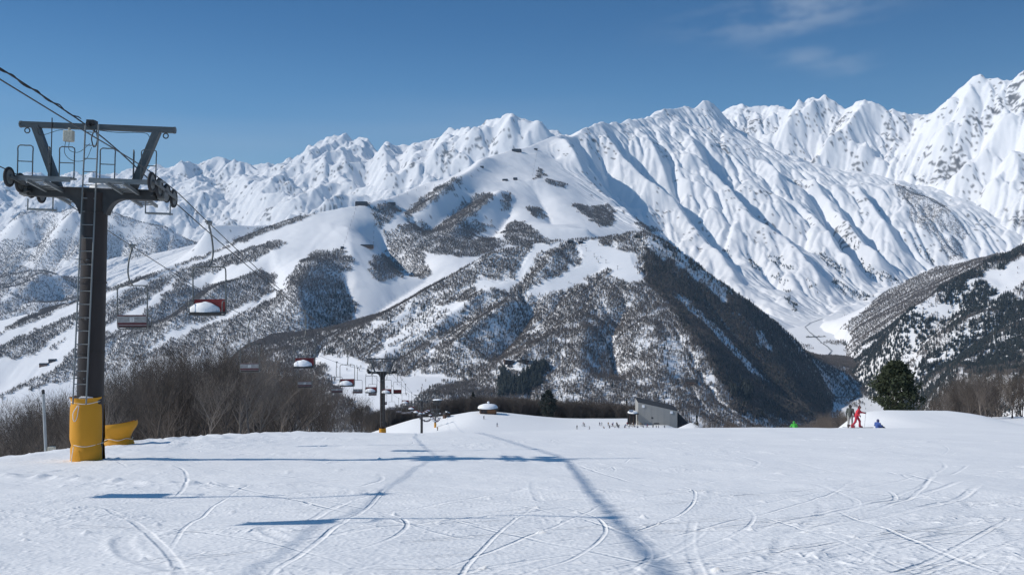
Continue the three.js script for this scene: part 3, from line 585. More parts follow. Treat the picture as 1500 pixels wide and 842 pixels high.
{ // the wooded hill
  const f = hill, open = f.area(hillPistes), sparse = f.area([
    [[927, 508], [935, 492], [953, 492], [956, 508], [942, 518]], [[965, 496], [1000, 488], [1004, 540], [976, 546], [963, 514]], [[941, 343], [969, 350], [1003, 379], [1079, 424], [1062, 443], [1026, 414], [993, 395], [955, 371], [938, 357]], [[985, 434], [1000, 432], [1065, 492], [1120, 556], [1108, 558], [1055, 500]], [[780, 576], [850, 584], [880, 598], [800, 600]], [[715, 470], [745, 470], [740, 500], [715, 505]], [[1105, 480], [1112, 480], [1125, 505], [1140, 510], [1130, 516], [1112, 508]],
    [[560, 470], [620, 450], [690, 455], [640, 480], [590, 500]],
  ]);
  const clump = (x, d) => 0.85 + 1.25 * fbm(x / 40, d / 40, 3, 23);
  wood(f, 3.1, (x, d, o) => open[o] ? 0.004 : sparse[o] ? 0.12 : clump(x, d), bareA, barkFar, 'bare_woodland', 'leafless woods covering the hill across the valley', 0.92, 109);
  const flank = f.area([[[948, 345], [975, 356], [1050, 410], [1140, 477], [1200, 545], [1213, 575], [1225, 606], [1160, 612], [1085, 612], [1060, 565], [1020, 500], [985, 448], [950, 418], [938, 395]]]);
  wood(f, 2.7, (x, d, o) => sparse[o] ? 0.06 : flank[o], bareB, barkFar, 'bare_woodland', 'dense dark woods on the shaded right flank of the hill', 1.0, 111);
  const dark = f.area([
    [[940, 338], [975, 345], [1010, 366], [1060, 405], [1110, 445], [1150, 475], [1190, 515], [1205, 545], [1190, 545], [1150, 500], [1090, 452], [1040, 412], [1000, 385], [960, 358]], [[952, 372], [985, 392], [1030, 425], [1050, 450], [1030, 448], [985, 410], [950, 385]], [[1000, 360], [1020, 372], [1060, 412], [1050, 412]],
    [[733, 545], [744, 545], [746, 576], [733, 578]], [[745, 560], [775, 540], [795, 532], [802, 545], [790, 562], [775, 574], [748, 578]], [[878, 345], [930, 341], [950, 348], [900, 350]], [[990, 455], [1003, 462], [1010, 500], [998, 490]], [[1065, 566], [1100, 570], [1100, 585], [1068, 582]], [[480, 508], [492, 503], [490, 520], [478, 525]],
  ]);
  wood(f, 5.2, (x, d, o) => sparse[o] ? 0.05 : flank[o] * (0.35 + 0.8 * fbm(x / 60, d / 60, 3, 47)), conifA, needleFar, 'conifer_woodland', 'dark conifers scattered through the shaded right flank of the hill', 0.95, 115);
  const thicket = f.area([[[732, 545], [744, 543], [748, 562], [775, 541], [793, 531], [804, 545], [792, 563], [775, 576], [733, 580]], [[1063, 566], [1102, 568], [1102, 586], [1066, 584]]]);
  wood(f, 4.2, (x, d, o) => thicket[o] * 0.95, conifA, needleFar, 'conifer_woodland', 'thicket of tall black conifers at the foot of the hill', 1.5, 117);
  wood(f, 6.5, (x, d, o) => dark[o] * (0.5 + 0.9 * fbm(x / 40, d / 40, 2, 29)) + (open[o] ? 0 : 0.006), conifA, needleFar, 'conifer_woodland', 'dark conifers along the steep shaded flank of the wooded hill', 0.95, 113);
}
{ // right hillside
  const f = rightSide, open = f.area([
    [[1391, 436], [1410, 425], [1435, 403], [1453, 388], [1468, 382], [1470, 385], [1458, 396], [1470, 396], [1480, 384], [1500, 371], [1540, 350], [1560, 360], [1540, 395], [1500, 417], [1480, 427], [1463, 442], [1450, 442], [1458, 426], [1453, 420], [1440, 412], [1420, 425], [1400, 438]],
    [[1318, 474], [1327, 476], [1346, 500], [1346, 540], [1340, 562], [1334, 560], [1338, 540], [1335, 510]], [[1375, 585], [1388, 575], [1390, 600], [1378, 604]],
  ]), back = f.area([[[1234, 480], [1262, 460], [1290, 431], [1330, 410], [1400, 382], [1500, 366], [1570, 335], [1570, 372], [1500, 380], [1440, 400], [1380, 430], [1320, 462], [1280, 486], [1250, 500]]]);
  const dark = (x, d) => fbm(x / 150 + 3, d / 110, 3, 37), gap = (x, d) => fbm(x / 120, d / 60, 3, 39);
  wood(f, 3.7, (x, d, o) => back[o] * 0.9, bareA, barkFar, 'bare_woodland', 'brown leafless woods on the rear spur of the right hillside', 0.9, 125);
  wood(f, 4.8, (x, d, o) => d > 3100 || back[o] ? 0 : open[o] ? 0.01 : (d > 2750 ? 0.95 : dark(x, d) < 0.0 ? 0.9 : 0.35) * (gap(x, d) > 0.3 ? 0.3 : 1), bareB, barkFar, 'bare_woodland', 'leafless woods on the hillside right of the river valley', 0.95, 127);
  wood(f, 4.8, (x, d, o) => open[o] || d > 2900 ? 0 : (dark(x, d) > -0.10 ? 0.95 : 0.15) * (gap(x, d) > 0.27 ? 0.12 : 1), conifA, needleFar, 'conifer_woodland', 'dark conifers mixed through the woods on the right hillside', 1.05, 131);
}
{ // trees on the valley floor
  const f = floor, near = (x, d) => { const n = fbm(x / 90, d / 130, 3, 43); return n > 0.16 ? 0.8 : 0.02; }, flats = f.area([[[1180, 500], [1200, 500], [1258, 520], [1245, 528], [1205, 524]], [[1205, 545], [1225, 545], [1278, 560], [1276, 578], [1240, 580], [1215, 570]], [[1160, 474], [1210, 464], [1250, 448], [1290, 432], [1310, 436], [1270, 455], [1225, 470], [1180, 482]]]);
  wood(f, 6, (x, d, o) => d < 1500 || d > 3250 || x < 700 || flats[o] ? 0 : near(x, d), bareB, barkFar, 'bare_woodland', 'thin leafless woods along the river on the valley floor', 0.9, 137);
  const dark = f.area([[[1225, 478], [1240, 466], [1262, 460], [1280, 470], [1262, 482], [1235, 484]], [[1240, 505], [1258, 494], [1280, 505], [1285, 520], [1262, 522]]]);
  wood(f, 6, (x, d, o) => dark[o] * 0.95, conifA, needleFar, 'conifer_woodland', 'dark conifer clumps on the flats beside the river', 1.1, 139);
}
tick('woods');
// ------------------------------------------------------------------ the piste we stand on: its long profile, banks and shelf
const alongRight = curve([[-40, 4.0], [0, -1.6], [8, -2.77], [25, -5.27], [48, -8.66], [65, -11.25], [90, -17.2], [120, -24], [200, -41], [300, -55], [350, -62], [370, -64.3], [400, -67.3], [432, -70], [470, -84], [560, -135], [700, -235], [900, -370]]);
const alongMid = curve([[-40, 4.0], [0, -1.6], [8, -2.77], [25, -5.27], [48, -8.68], [65, -11.75], [90, -16.2], [120, -21.65], [180, -32.4], [250, -45.3], [320, -56.8], [360, -61.5], [395, -63.8], [420, -64.6], [450, -72], [560, -128], [700, -230], [900, -370]]);
const alongLift = curve([[-40, 4.0], [0, -1.6], [8, -2.77], [25, -5.27], [48, -8.68], [65, -11.75], [120, -21.65], [250, -45.3], [320, -57.5], [400, -70.2], [432, -69.8], [470, -82], [560, -135], [700, -235], [900, -370]]);
const leftEdge = curve([[-40, -22], [0, -20], [28, -17.6], [40, -17], [50, -16], [80, -19], [120, -22.5], [250, -31], [330, -38], [420, -46], [900, -60]]);
function ground(x, d) {
  const toMid = smooth(-8, 10, x) * (1 - smooth(120, 320, d)) + smooth(-20, 34, x) * smooth(120, 320, d);
  let y = mix(alongMid(d), alongRight(d), toMid);
  const liftSide = smooth(240, 330, d) * (1 - smooth(-44, -14, x));
  y = mix(y, alongLift(d), liftSide);
  const e = leftEdge(d) - x;                                        // beyond the left edge the ground drops into the wood
  if (e > -3) { const q = e + 3; y -= 0.34 * q * q / (q + 5) + Math.max(0, e - 50) * 0.12; }
  const shelf = smooth(0.342 * d, 0.342 * d + 6, x) * smooth(67, 82, d) * (1 - smooth(135, 190, d));   // shelf with the evergreen, on the right
  if (shelf > 0) y = mix(y, mix(-11.0, -18.4, clamp((d - 60) / 55)) - Math.max(0, d - 115) * 0.3, shelf);
  y += 1.35 * Math.exp(-Math.pow((x - 39) / 6.6, 4)) * Math.exp(-Math.pow((d - 85) / 11, 2)) + 0.25 * Math.exp(-Math.pow((x - 33) / 3, 2) - Math.pow((d - 78) / 5, 2));
  y -= 26 * smooth(70, 92, x) * smooth(160, 300, d);
  y += 4.6 * Math.exp(-Math.pow((x - 65) / 6, 2) - Math.pow((d - 318) / 10, 2));
  return y;
}
function groundHit(px, py) {                                      // the place on the piste that a pixel shows
  const [ux, uy] = ray(px, py);
  for (let d = 4; d < 480; d += 0.02 + d * 0.002) if (uy * d <= ground(ux * d, d)) return [ux * d, d];
  return null;
}
// ski tracks: some laid where the photograph shows them, the rest at random
const tracks = [];
function track(pts, width, depth, lip) { tracks.push({ pts, width, depth, lip }); }
for (const [px, w, dp, lp] of [
  [[[205, 772], [180, 790], [186, 808], [215, 825], [280, 842], [320, 860]], 0.20, 0.05, 0.05], [[[452, 772], [458, 760], [480, 745], [520, 730], [600, 716]], 0.10, 0.05, 0.03], [[[378, 772], [400, 788], [445, 802], [480, 808]], 0.14, 0.03, 0.05],
  [[[552, 742], [575, 760], [610, 772], [665, 785], [720, 790]], 0.12, 0.035, 0.05], [[[782, 702], [784, 722], [800, 735], [840, 730]], 0.12, 0.04, 0.03], [[[960, 690], [1000, 700], [1038, 712], [1046, 726], [1030, 742], [1000, 752]], 0.14, 0.035, 0.045],
  [[[1120, 668], [1180, 680], [1230, 692], [1255, 706], [1240, 722], [1200, 732]], 0.14, 0.04, 0.05], [[[1400, 668], [1450, 682], [1478, 696], [1472, 708], [1440, 720], [1390, 730]], 0.15, 0.04, 0.05], [[[1400, 722], [1430, 742], [1470, 775], [1520, 820]], 0.16, 0.05, 0.05],
  [[[1150, 720], [1200, 738], [1206, 752], [1185, 768], [1150, 785], [1135, 815], [1130, 850]], 0.13, 0.05, 0.03], [[[1450, 720], [1420, 752], [1390, 795], [1350, 850]], 0.35, 0.05, 0.03], [[[1240, 800], [1300, 770], [1360, 748], [1450, 740]], 0.16, 0.05, 0.04],
  [[[900, 850], [940, 826], [985, 806]], 0.08, 0.04, 0.02], [[[640, 748], [700, 742], [770, 730], [860, 722], [980, 714]], 0.07, 0.05, 0.02], [[[60, 780], [160, 752], [260, 730], [380, 712]], 0.08, 0.035, 0.02], [[[0, 700], [60, 694], [110, 686]], 0.2, 0.05, 0.05],
  [[[700, 842], [760, 826], [785, 818]], 0.12, 0.06, 0.04], [[[0, 752], [90, 735], [200, 716], [300, 702]], 0.06, 0.03, 0.02], [[[300, 830], [420, 812], [540, 800]], 0.06, 0.03, 0.02], [[[1180, 842], [1260, 815], [1290, 790]], 0.09, 0.045, 0.03], [[[500, 842], [560, 828], [620, 830]], 0.1, 0.04, 0.03],
]) track(new THREE.CatmullRomCurve3(px.map(p => groundHit(...p)).filter(Boolean).map(p => new THREE.Vector3(p[0], 0, p[1]))).getPoints(40).map(v => [v.x, v.z]), w * 0.55, dp * 0.2, lp * 0.26);
{
  const r = rng(17);
  for (let k = 0; k < 460; k++) {
    const d = 5.5 + 50 * Math.pow(r(), 1.6), x = (r() - 0.5) * 1.3 * d, a0 = 0.42 + (r() - 0.5) * (r() < 0.7 ? 0.7 : 3.0), bend = (r() - 0.5) * (r() < 0.25 ? 0.5 : 0.10), len = 2 + 11 * r(), pts = [];
    let a = a0, qx = x, qd = d;
    for (let s = 0; s < len; s += 0.25) { pts.push([qx, qd]); qx += Math.cos(a) * 0.25; qd += Math.sin(a) * 0.25 * 1.0; a += bend * 0.25 * (1 + 0.4 * Math.sin(s)); }
    track(pts, 0.022 + 0.05 * r() * r() , 0.009 + 0.014 * r(), 0.0035 + 0.008 * r());
  }
}
const trackCells = new Map();
for (const t of tracks) {
  let run = 0; const total = t.pts.length - 1;
  for (let k = 0; k < total; k++) {
    const [ax, ad] = t.pts[k], [bx, bd] = t.pts[k + 1], m = t.width * 3 + 0.1, seg = { ax, ad, bx: bx - ax, bd: bd - ad, t, fade: Math.min(1, (k + 1) / (total * 0.18 + 1), (total - k) / (total * 0.18 + 1)) };
    for (let i = Math.floor(Math.min(ax, bx) - m); i <= Math.floor(Math.max(ax, bx) + m); i++) for (let j = Math.floor(Math.min(ad, bd) - m); j <= Math.floor(Math.max(ad, bd) + m); j++) { const key = i * 4096 + j; if (!trackCells.has(key)) trackCells.set(key, []); trackCells.get(key).push(seg); }
  }
}
function tracksAt(x, d, big) {
  const list = trackCells.get(Math.floor(x) * 4096 + Math.floor(d));
  if (!list) return 0;
  const best = new Map();
  for (const s of list) {
    if ((s.t.width > 0.07) !== big) continue;
    const l2 = s.bx * s.bx + s.bd * s.bd || 1e-6, t = clamp(((x - s.ax) * s.bx + (d - s.ad) * s.bd) / l2), ex = x - s.ax - s.bx * t, ed = d - s.ad - s.bd * t, q = ex * ex + ed * ed;
    const b = best.get(s.t);
    if (!b || q < b[0]) best.set(s.t, [q, (ex * s.bd - ed * s.bx) > 0 ? 1 : -1, s.fade]);
  }
  let y = 0;
  for (const [t, [q, side, fade]] of best) {
    const r = Math.sqrt(q) / t.width;
    y += fade * (0.3 + 0.7 * smooth(-0.25, 0.3, noise(x * 0.8, d * 0.8, 241))) * (-t.depth * Math.exp(-Math.pow(r, 6)) + (side > 0 ? t.lip : t.lip * 0.25) * Math.exp(-Math.pow((r - 1.45) / 0.4, 2)));
  }
  return y;
}
const crudAt = (x, d) => { const e = leftEdge(d) - x, bank = smooth(-9, -2, e) * smooth(24, 34, d) * (1 - smooth(2, 6, e)); return [clamp(smooth(0.10, 0.5, fbm(x / 4.5, d / 2.6, 3, 205)) + bank * 0.9 + smooth(-4, -9, x) * 0.75 * smooth(13, 19, d) * (0.4 + 1.2 * fbm(x / 3, d / 2, 2, 206))), bank]; };
function relief(x, d) {
  const near = 1 - smooth(60, 130, d);
  let y = 0.10 * fbm(x / 7, d / 5, 3, 201) + 0.028 * fbm(x / 1.7, d / 1.3, 2, 203) * (0.4 + 0.6 * near);
  if (near > 0) {
    const [crud, bank] = crudAt(x, d), lump = Math.max(0, noise(x / 0.21, d / 0.26, 207) - 0.12) * 0.9 + Math.max(0, noise(x / 0.5, d / 0.5, 209) - 0.08) * 0.9;
    y += near * crud * 0.075 * lump + bank * (0.25 * Math.max(0, noise(x / 0.9, d / 0.9, 217)) + 0.10);
    // a row of thrown-up clods left of the tower, as a groomer leaves it
    const row = Math.abs(d - (18.2 - 0.42 * (x + 8))) ; if (x < -5 && d < 27) y += 0.16 * Math.exp(-Math.pow(row / 0.35, 2)) * Math.max(0, 0.25 + noise(x / 0.3, d / 0.3, 219)) * smooth(-4.5, -7, x);
    y += near * 0.26 * Math.max(0, noise(x / 0.15, d / 0.19, 221) - 0.40) * smooth(-0.2, 0.35, fbm(x / 2.6, d / 1.8, 2, 223) + 0.05);   // scattered clods
    y += tracksAt(x, d, true) * near;
  }
  return y;
}
function fineMarks(x, d) {                                        // what is finer than the mesh: thin tracks, crumbs, grain
  const [crud] = crudAt(x, d);
  const crumb = (0.5 + crud) * (0.024 * Math.max(0, noise(x / 0.07, d / 0.08, 231) - 0.15) + 0.02 * Math.max(0, noise(x / 0.13, d / 0.13, 233) - 0.2));
  return tracksAt(x, d, false) + crumb + 0.0048 * noise(x / 0.055, d / 0.065, 235) + 0.010 * noise(x / 0.33 + d * 0.5, d / 0.2, 237) + 0.0016 * (hash2(Math.floor(x * 90), Math.floor(d * 90), 5) - 0.5);
}
const groundAt = (x, d) => ground(x, d) + relief(x, d);
{
  const patches = [];
  function rowsOf(d0, d1, step) { const out = [d0]; while (out[out.length - 1] < d1) out.push(Math.min(d1, out[out.length - 1] + step(out[out.length - 1]))); return out; }
  function patch(x0, x1, dx, rows, lastRow) {                          // lastRow: how the farther, coarser patch runs along the shared edge
    const nx = Math.round((x1 - x0) / dx) + 1, nd = rows.length, pos = new Float32Array(nx * nd * 3), uv = new Float32Array(nx * nd * 2), idx = [];
    for (let j = 0; j < nd; j++) for (let i = 0; i < nx; i++) {
      const x = x0 + i * dx, d = rows[j], o = j * nx + i; let y;
      if (lastRow && j === nd - 1) { const a = Math.floor((x - lastRow.x0) / lastRow.dx) * lastRow.dx + lastRow.x0; y = mix(groundAt(a, d), groundAt(a + lastRow.dx, d), (x - a) / lastRow.dx); } else y = groundAt(x, d);
      pos.set([x, y, -d], o * 3); uv.set([x, -d], o * 2);
    }
    for (let j = 0; j < nd - 1; j++) for (let i = 0; i < nx - 1; i++) { const o = j * nx + i; idx.push(o, o + 1, o + nx, o + 1, o + nx + 1, o + nx); }
    const g = new THREE.BufferGeometry();
    g.setAttribute('position', new THREE.BufferAttribute(pos, 3)); g.setAttribute('uv', new THREE.BufferAttribute(uv, 2)); g.setIndex(idx); g.computeVertexNormals();
    patches.push(g);
  }
  patch(-11.5, 11.5, 0.036, rowsOf(5.2, 16, d => Math.max(0.03, 0.0006 * d * d)), { x0: -26.6, dx: 0.07 });
  patch(-26.6, 26.6, 0.07, rowsOf(16, 42, d => Math.min(0.4, 0.0007 * d * d)), { x0: -96, dx: 0.3 });
  patch(-96, 96, 0.3, rowsOf(42, 136, d => Math.min(2, 0.35 + (d - 42) * 0.025)), { x0: -560, dx: 5 });
  patch(-560, 560, 5, rowsOf(136, 900, d => (d < 460 ? 3 : 8)));
  patch(-80, 80, 0.8, rowsOf(-36, 5.2, () => 0.8));
  patch(-80, -11.5, 0.5, rowsOf(5.2, 16, () => 0.6)); patch(11.5, 80, 0.5, rowsOf(5.2, 16, () => 0.6));
  patch(-96.6, -26.6, 0.7, rowsOf(16, 42, () => 1)); patch(26.6, 96.6, 0.7, rowsOf(16, 42, () => 1));
  function marks(x0, x1, d0, d1, W, H, range) {                       // bump map of the fine marks over one patch; also moves that patch's uv onto it
    const data = new Uint8Array(W * H * 4);
    for (let j = 0; j < H; j++) for (let i = 0; i < W; i++) { const q = 255 * clamp(0.5 + fineMarks(mix(x0, x1, (i + 0.5) / W), mix(d1, d0, 1 - (j + 0.5) / H)) / range) + hash2(i, j, 3) - 0.5, o = (j * W + i) * 4; data[o] = data[o + 1] = data[o + 2] = clamp(q, 0, 255); data[o + 3] = 255; }
    const t = new THREE.DataTexture(data, W, H); t.magFilter = THREE.LinearFilter; t.minFilter = THREE.LinearFilter; t.needsUpdate = true;
    return new THREE.MeshStandardMaterial({ color: snowColor, roughness: 0.72, bumpMap: t, bumpScale: range });
  }
  const snowColor = new THREE.Color().setRGB(0.89, 0.90, 0.905), range = 0.11;
  const mats = [marks(-11.5, 11.5, 5.2, 16, 1792, 1024, range), marks(-26.6, 26.6, 16, 42, 1792, 768, range), new THREE.MeshStandardMaterial({ color: snowColor, roughness: 0.75 })];
  for (const [k, x0, x1, d0, d1] of [[0, -11.5, 11.5, 5.2, 16], [1, -26.6, 26.6, 16, 42]]) { const p = patches[k].attributes.position, u = patches[k].attributes.uv; for (let q = 0; q < p.count; q++) u.setXY(q, (p.getX(q) - x0) / (x1 - x0), (-p.getZ(q) - d0) / (d1 - d0)); }
  const g = mergeGeometries(patches, true);
  g.groups.forEach((q, k) => { q.materialIndex = Math.min(k, 2); });
  const snow = mats;
  const m = new THREE.Mesh(g, snow); m.name = 'snow_slope'; m.castShadow = m.receiveShadow = true; scene.add(m);
  tag(m, 'wide snow covered piste with ski tracks falling away downhill', null, null, 'structure');
}
tick('slope');
// ------------------------------------------------------------------ shapes used by the built things
const rgb = (r, g, b) => new THREE.Color().setRGB(r, g, b);
const paint = (r, g, b, rough = 0.6, metal = 0) => new THREE.MeshStandardMaterial({ color: rgb(r, g, b), roughness: rough, metalness: metal });
function box(w, h, d, x = 0, y = 0, z = 0, bevel = 0.012) { const g = new RoundedBoxGeometry(w, h, d, 1, Math.min(bevel, w / 3, h / 3, d / 3)); g.translate(x, y, z); return g; }
function rod(a, b, r, r2 = r, seg = 8) {
  const A = V3(a), B = V3(b), len = A.distanceTo(B), g = new THREE.CylinderGeometry(r2, r, len, seg, 1);
  g.translate(0, len / 2, 0);
  g.applyQuaternion(new THREE.Quaternion().setFromUnitVectors(new THREE.Vector3(0, 1, 0), B.sub(A).normalize())); g.translate(A.x, A.y, A.z);
  return g;
}
function beam(a, b, w, h) {                                        // square section from a to b
  const A = V3(a), B = V3(b), len = A.distanceTo(B), g = new THREE.BoxGeometry(w, h, len);
  g.translate(0, 0, len / 2);
  const z = B.clone().sub(A).normalize(), up = Math.abs(z.y) > 0.95 ? new THREE.Vector3(0, 0, 1) : new THREE.Vector3(0, 1, 0), x = up.clone().cross(z).normalize(), y = z.clone().cross(x);
  g.applyMatrix4(new THREE.Matrix4().makeBasis(x, y, z)); g.translate(A.x, A.y, A.z);
  return g;
}
function tube(pts, r, seg = 24, radial = 6, closed = false, tension = 0.5) { return new THREE.TubeGeometry(new THREE.CatmullRomCurve3(pts.map(V3), closed, 'catmullrom', tension), seg, r, radial, closed); }
function dome(rx, ry, rz, seed, rough = 0.12, rows = 10, cols = 22) { // heap of snow: flat underneath, uneven on top
  const g = new THREE.SphereGeometry(1, cols, rows * 2), p = g.attributes.position;
  for (let k = 0; k < p.count; k++) {
    const x = p.getX(k), y = p.getY(k), z = p.getZ(k), n = 1 + rough * (noise(x * 1.7 + seed, z * 1.7 + y, seed) + 0.5 * noise(x * 4 + seed, z * 4 - y, seed + 1));
    p.setXYZ(k, x * rx * n, (y > 0 ? Math.pow(y, 0.8) * n : y * 0.06) * ry, z * rz * n);
  }
  g.computeVertexNormals(); return g;
}
const weather = (() => {                                           // fine mottling shared by painted metal
  const N = 256, data = new Uint8Array(N * N * 4);
  for (let j = 0; j < N; j++) for (let i = 0; i < N; i++) { const v = clamp(0.9 + 0.16 * fbm(i / 40, j / 40, 4, 301) + 0.06 * (hash2(i, j, 9) - 0.5)), o = (j * N + i) * 4; data[o] = data[o + 1] = data[o + 2] = 255 * v; data[o + 3] = 255; }
  const t = new THREE.DataTexture(data, N, N); t.wrapS = t.wrapT = THREE.RepeatWrapping; t.magFilter = THREE.LinearFilter; t.colorSpace = THREE.SRGBColorSpace; t.needsUpdate = true; return t;
})();
const soft = weather.clone(); soft.repeat.set(0.35, 0.35); soft.needsUpdate = true;
const worn = (r, g, b, rough = 0.6, metal = 0) => { const m = paint(r, g, b, rough, metal); m.map = weather; return m; };
const M = {
  post: worn(0.024, 0.016, 0.015, 0.6), steel: worn(0.095, 0.112, 0.12, 0.5, 0.2), galv: worn(0.25, 0.27, 0.275, 0.5, 0.35), dark: worn(0.03, 0.033, 0.036, 0.6), rubber: paint(0.025, 0.025, 0.027, 0.8), wheel: worn(0.16, 0.165, 0.16, 0.55),
  rope: paint(0.06, 0.062, 0.066, 0.6, 0.3), cable: paint(0.02, 0.021, 0.025, 0.7), cream: worn(0.62, 0.58, 0.47, 0.6), snow: paint(0.88, 0.9, 0.92, 0.8), seatRed: worn(0.25, 0.028, 0.03, 0.6), panel: worn(0.34, 0.34, 0.34, 0.6), maroon: worn(0.11, 0.02, 0.03, 0.6), white: worn(0.78, 0.78, 0.78, 0.6), chairTube: worn(0.17, 0.18, 0.175, 0.5, 0.3),
  yellow: paint(0.58, 0.265, 0.008, 0.7), cord: paint(0.75, 0.74, 0.7, 0.9), concrete: worn(0.36, 0.35, 0.33, 0.9), greyPole: worn(0.42, 0.45, 0.46, 0.6),
};

// ------------------------------------------------------------------ the chairlift
const LIFT_TURN = 0.062, liftX = d => -11.86 - LIFT_TURN * (d - 25);
const ropeKnots = [[-34, 9.3], [25, 2.80], [120, -12.7], [250, -35.2], [400, -61.9], [436, -62.6]], ropeSag = [0.3, 1.25, 1.9, 2.2, 0.2];
function ropeY(d) { for (let k = 0; k < ropeKnots.length - 1; k++) { const [a, ya] = ropeKnots[k], [b, yb] = ropeKnots[k + 1]; if (d <= b || k === ropeKnots.length - 2) { const t = (d - a) / (b - a); return mix(ya, yb, t) - 4 * ropeSag[k] * t * (1 - t); } } }
const GAUGE = 1.9;
const ropeAt = (side, d) => [liftX(d) + side * GAUGE, ropeY(d), -d];
for (const side of [-1, 1]) {
  const pts = []; for (let d = -34; d <= 436; d += d < 130 ? 3 : 8) pts.push(ropeAt(side, d)); pts.push(ropeAt(side, 436));
  tag(part('haul_rope', tube(pts, 0.015, 400, 6), M.rope, scene), side < 0 ? 'steel lift rope carrying the chairs that travel downhill' : 'steel lift rope carrying the snow laden chairs', 'rope', 'lift ropes');
}
{
  const pts = []; // signal cable slung from beam to beam
  const at = (d) => { for (let k = 0; k < ropeKnots.length - 1; k++) { const [a, ya] = ropeKnots[k], [b, yb] = ropeKnots[k + 1]; if (d <= b || k === ropeKnots.length - 2) { const t = (d - a) / (b - a); return mix(ya, yb, t) + 1.5 - 4 * ropeSag[k] * 0.9 * t * (1 - t); } } };
  for (let d = -34; d <= 400; d += 4) pts.push([liftX(d) - 0.19, at(d) + 0.02, -d]);
  const g = tube(pts, 0.02, 420, 6), near = []; // the span above us is wound with a second line
  for (let d = -20; d <= 24.6; d += 0.12) { const a = d * 5.2; near.push([liftX(d) - 0.19 + 0.032 * Math.cos(a), at(d) + 0.02 + 0.032 * Math.sin(a), -d]); }
  tag(part('signal_cable', [g, tube(near, 0.016, 1100, 4)], M.cable, scene), 'black twisted signal cable slung along the tops of the lift towers', 'cable');
}
function sheaveWheel(r) { const g = []; const rim = new THREE.TorusGeometry(r - 0.035, 0.045, 8, 22); rim.rotateY(Math.PI / 2); return { rim, hub: [(() => { const c = new THREE.CylinderGeometry(r - 0.05, r - 0.05, 0.05, 20); c.rotateZ(Math.PI / 2); return c; })(), (() => { const c = new THREE.CylinderGeometry(0.06, 0.06, 0.16, 10); c.rotateZ(Math.PI / 2); return c; })()] }; }
const wheelShape = sheaveWheel(0.27);
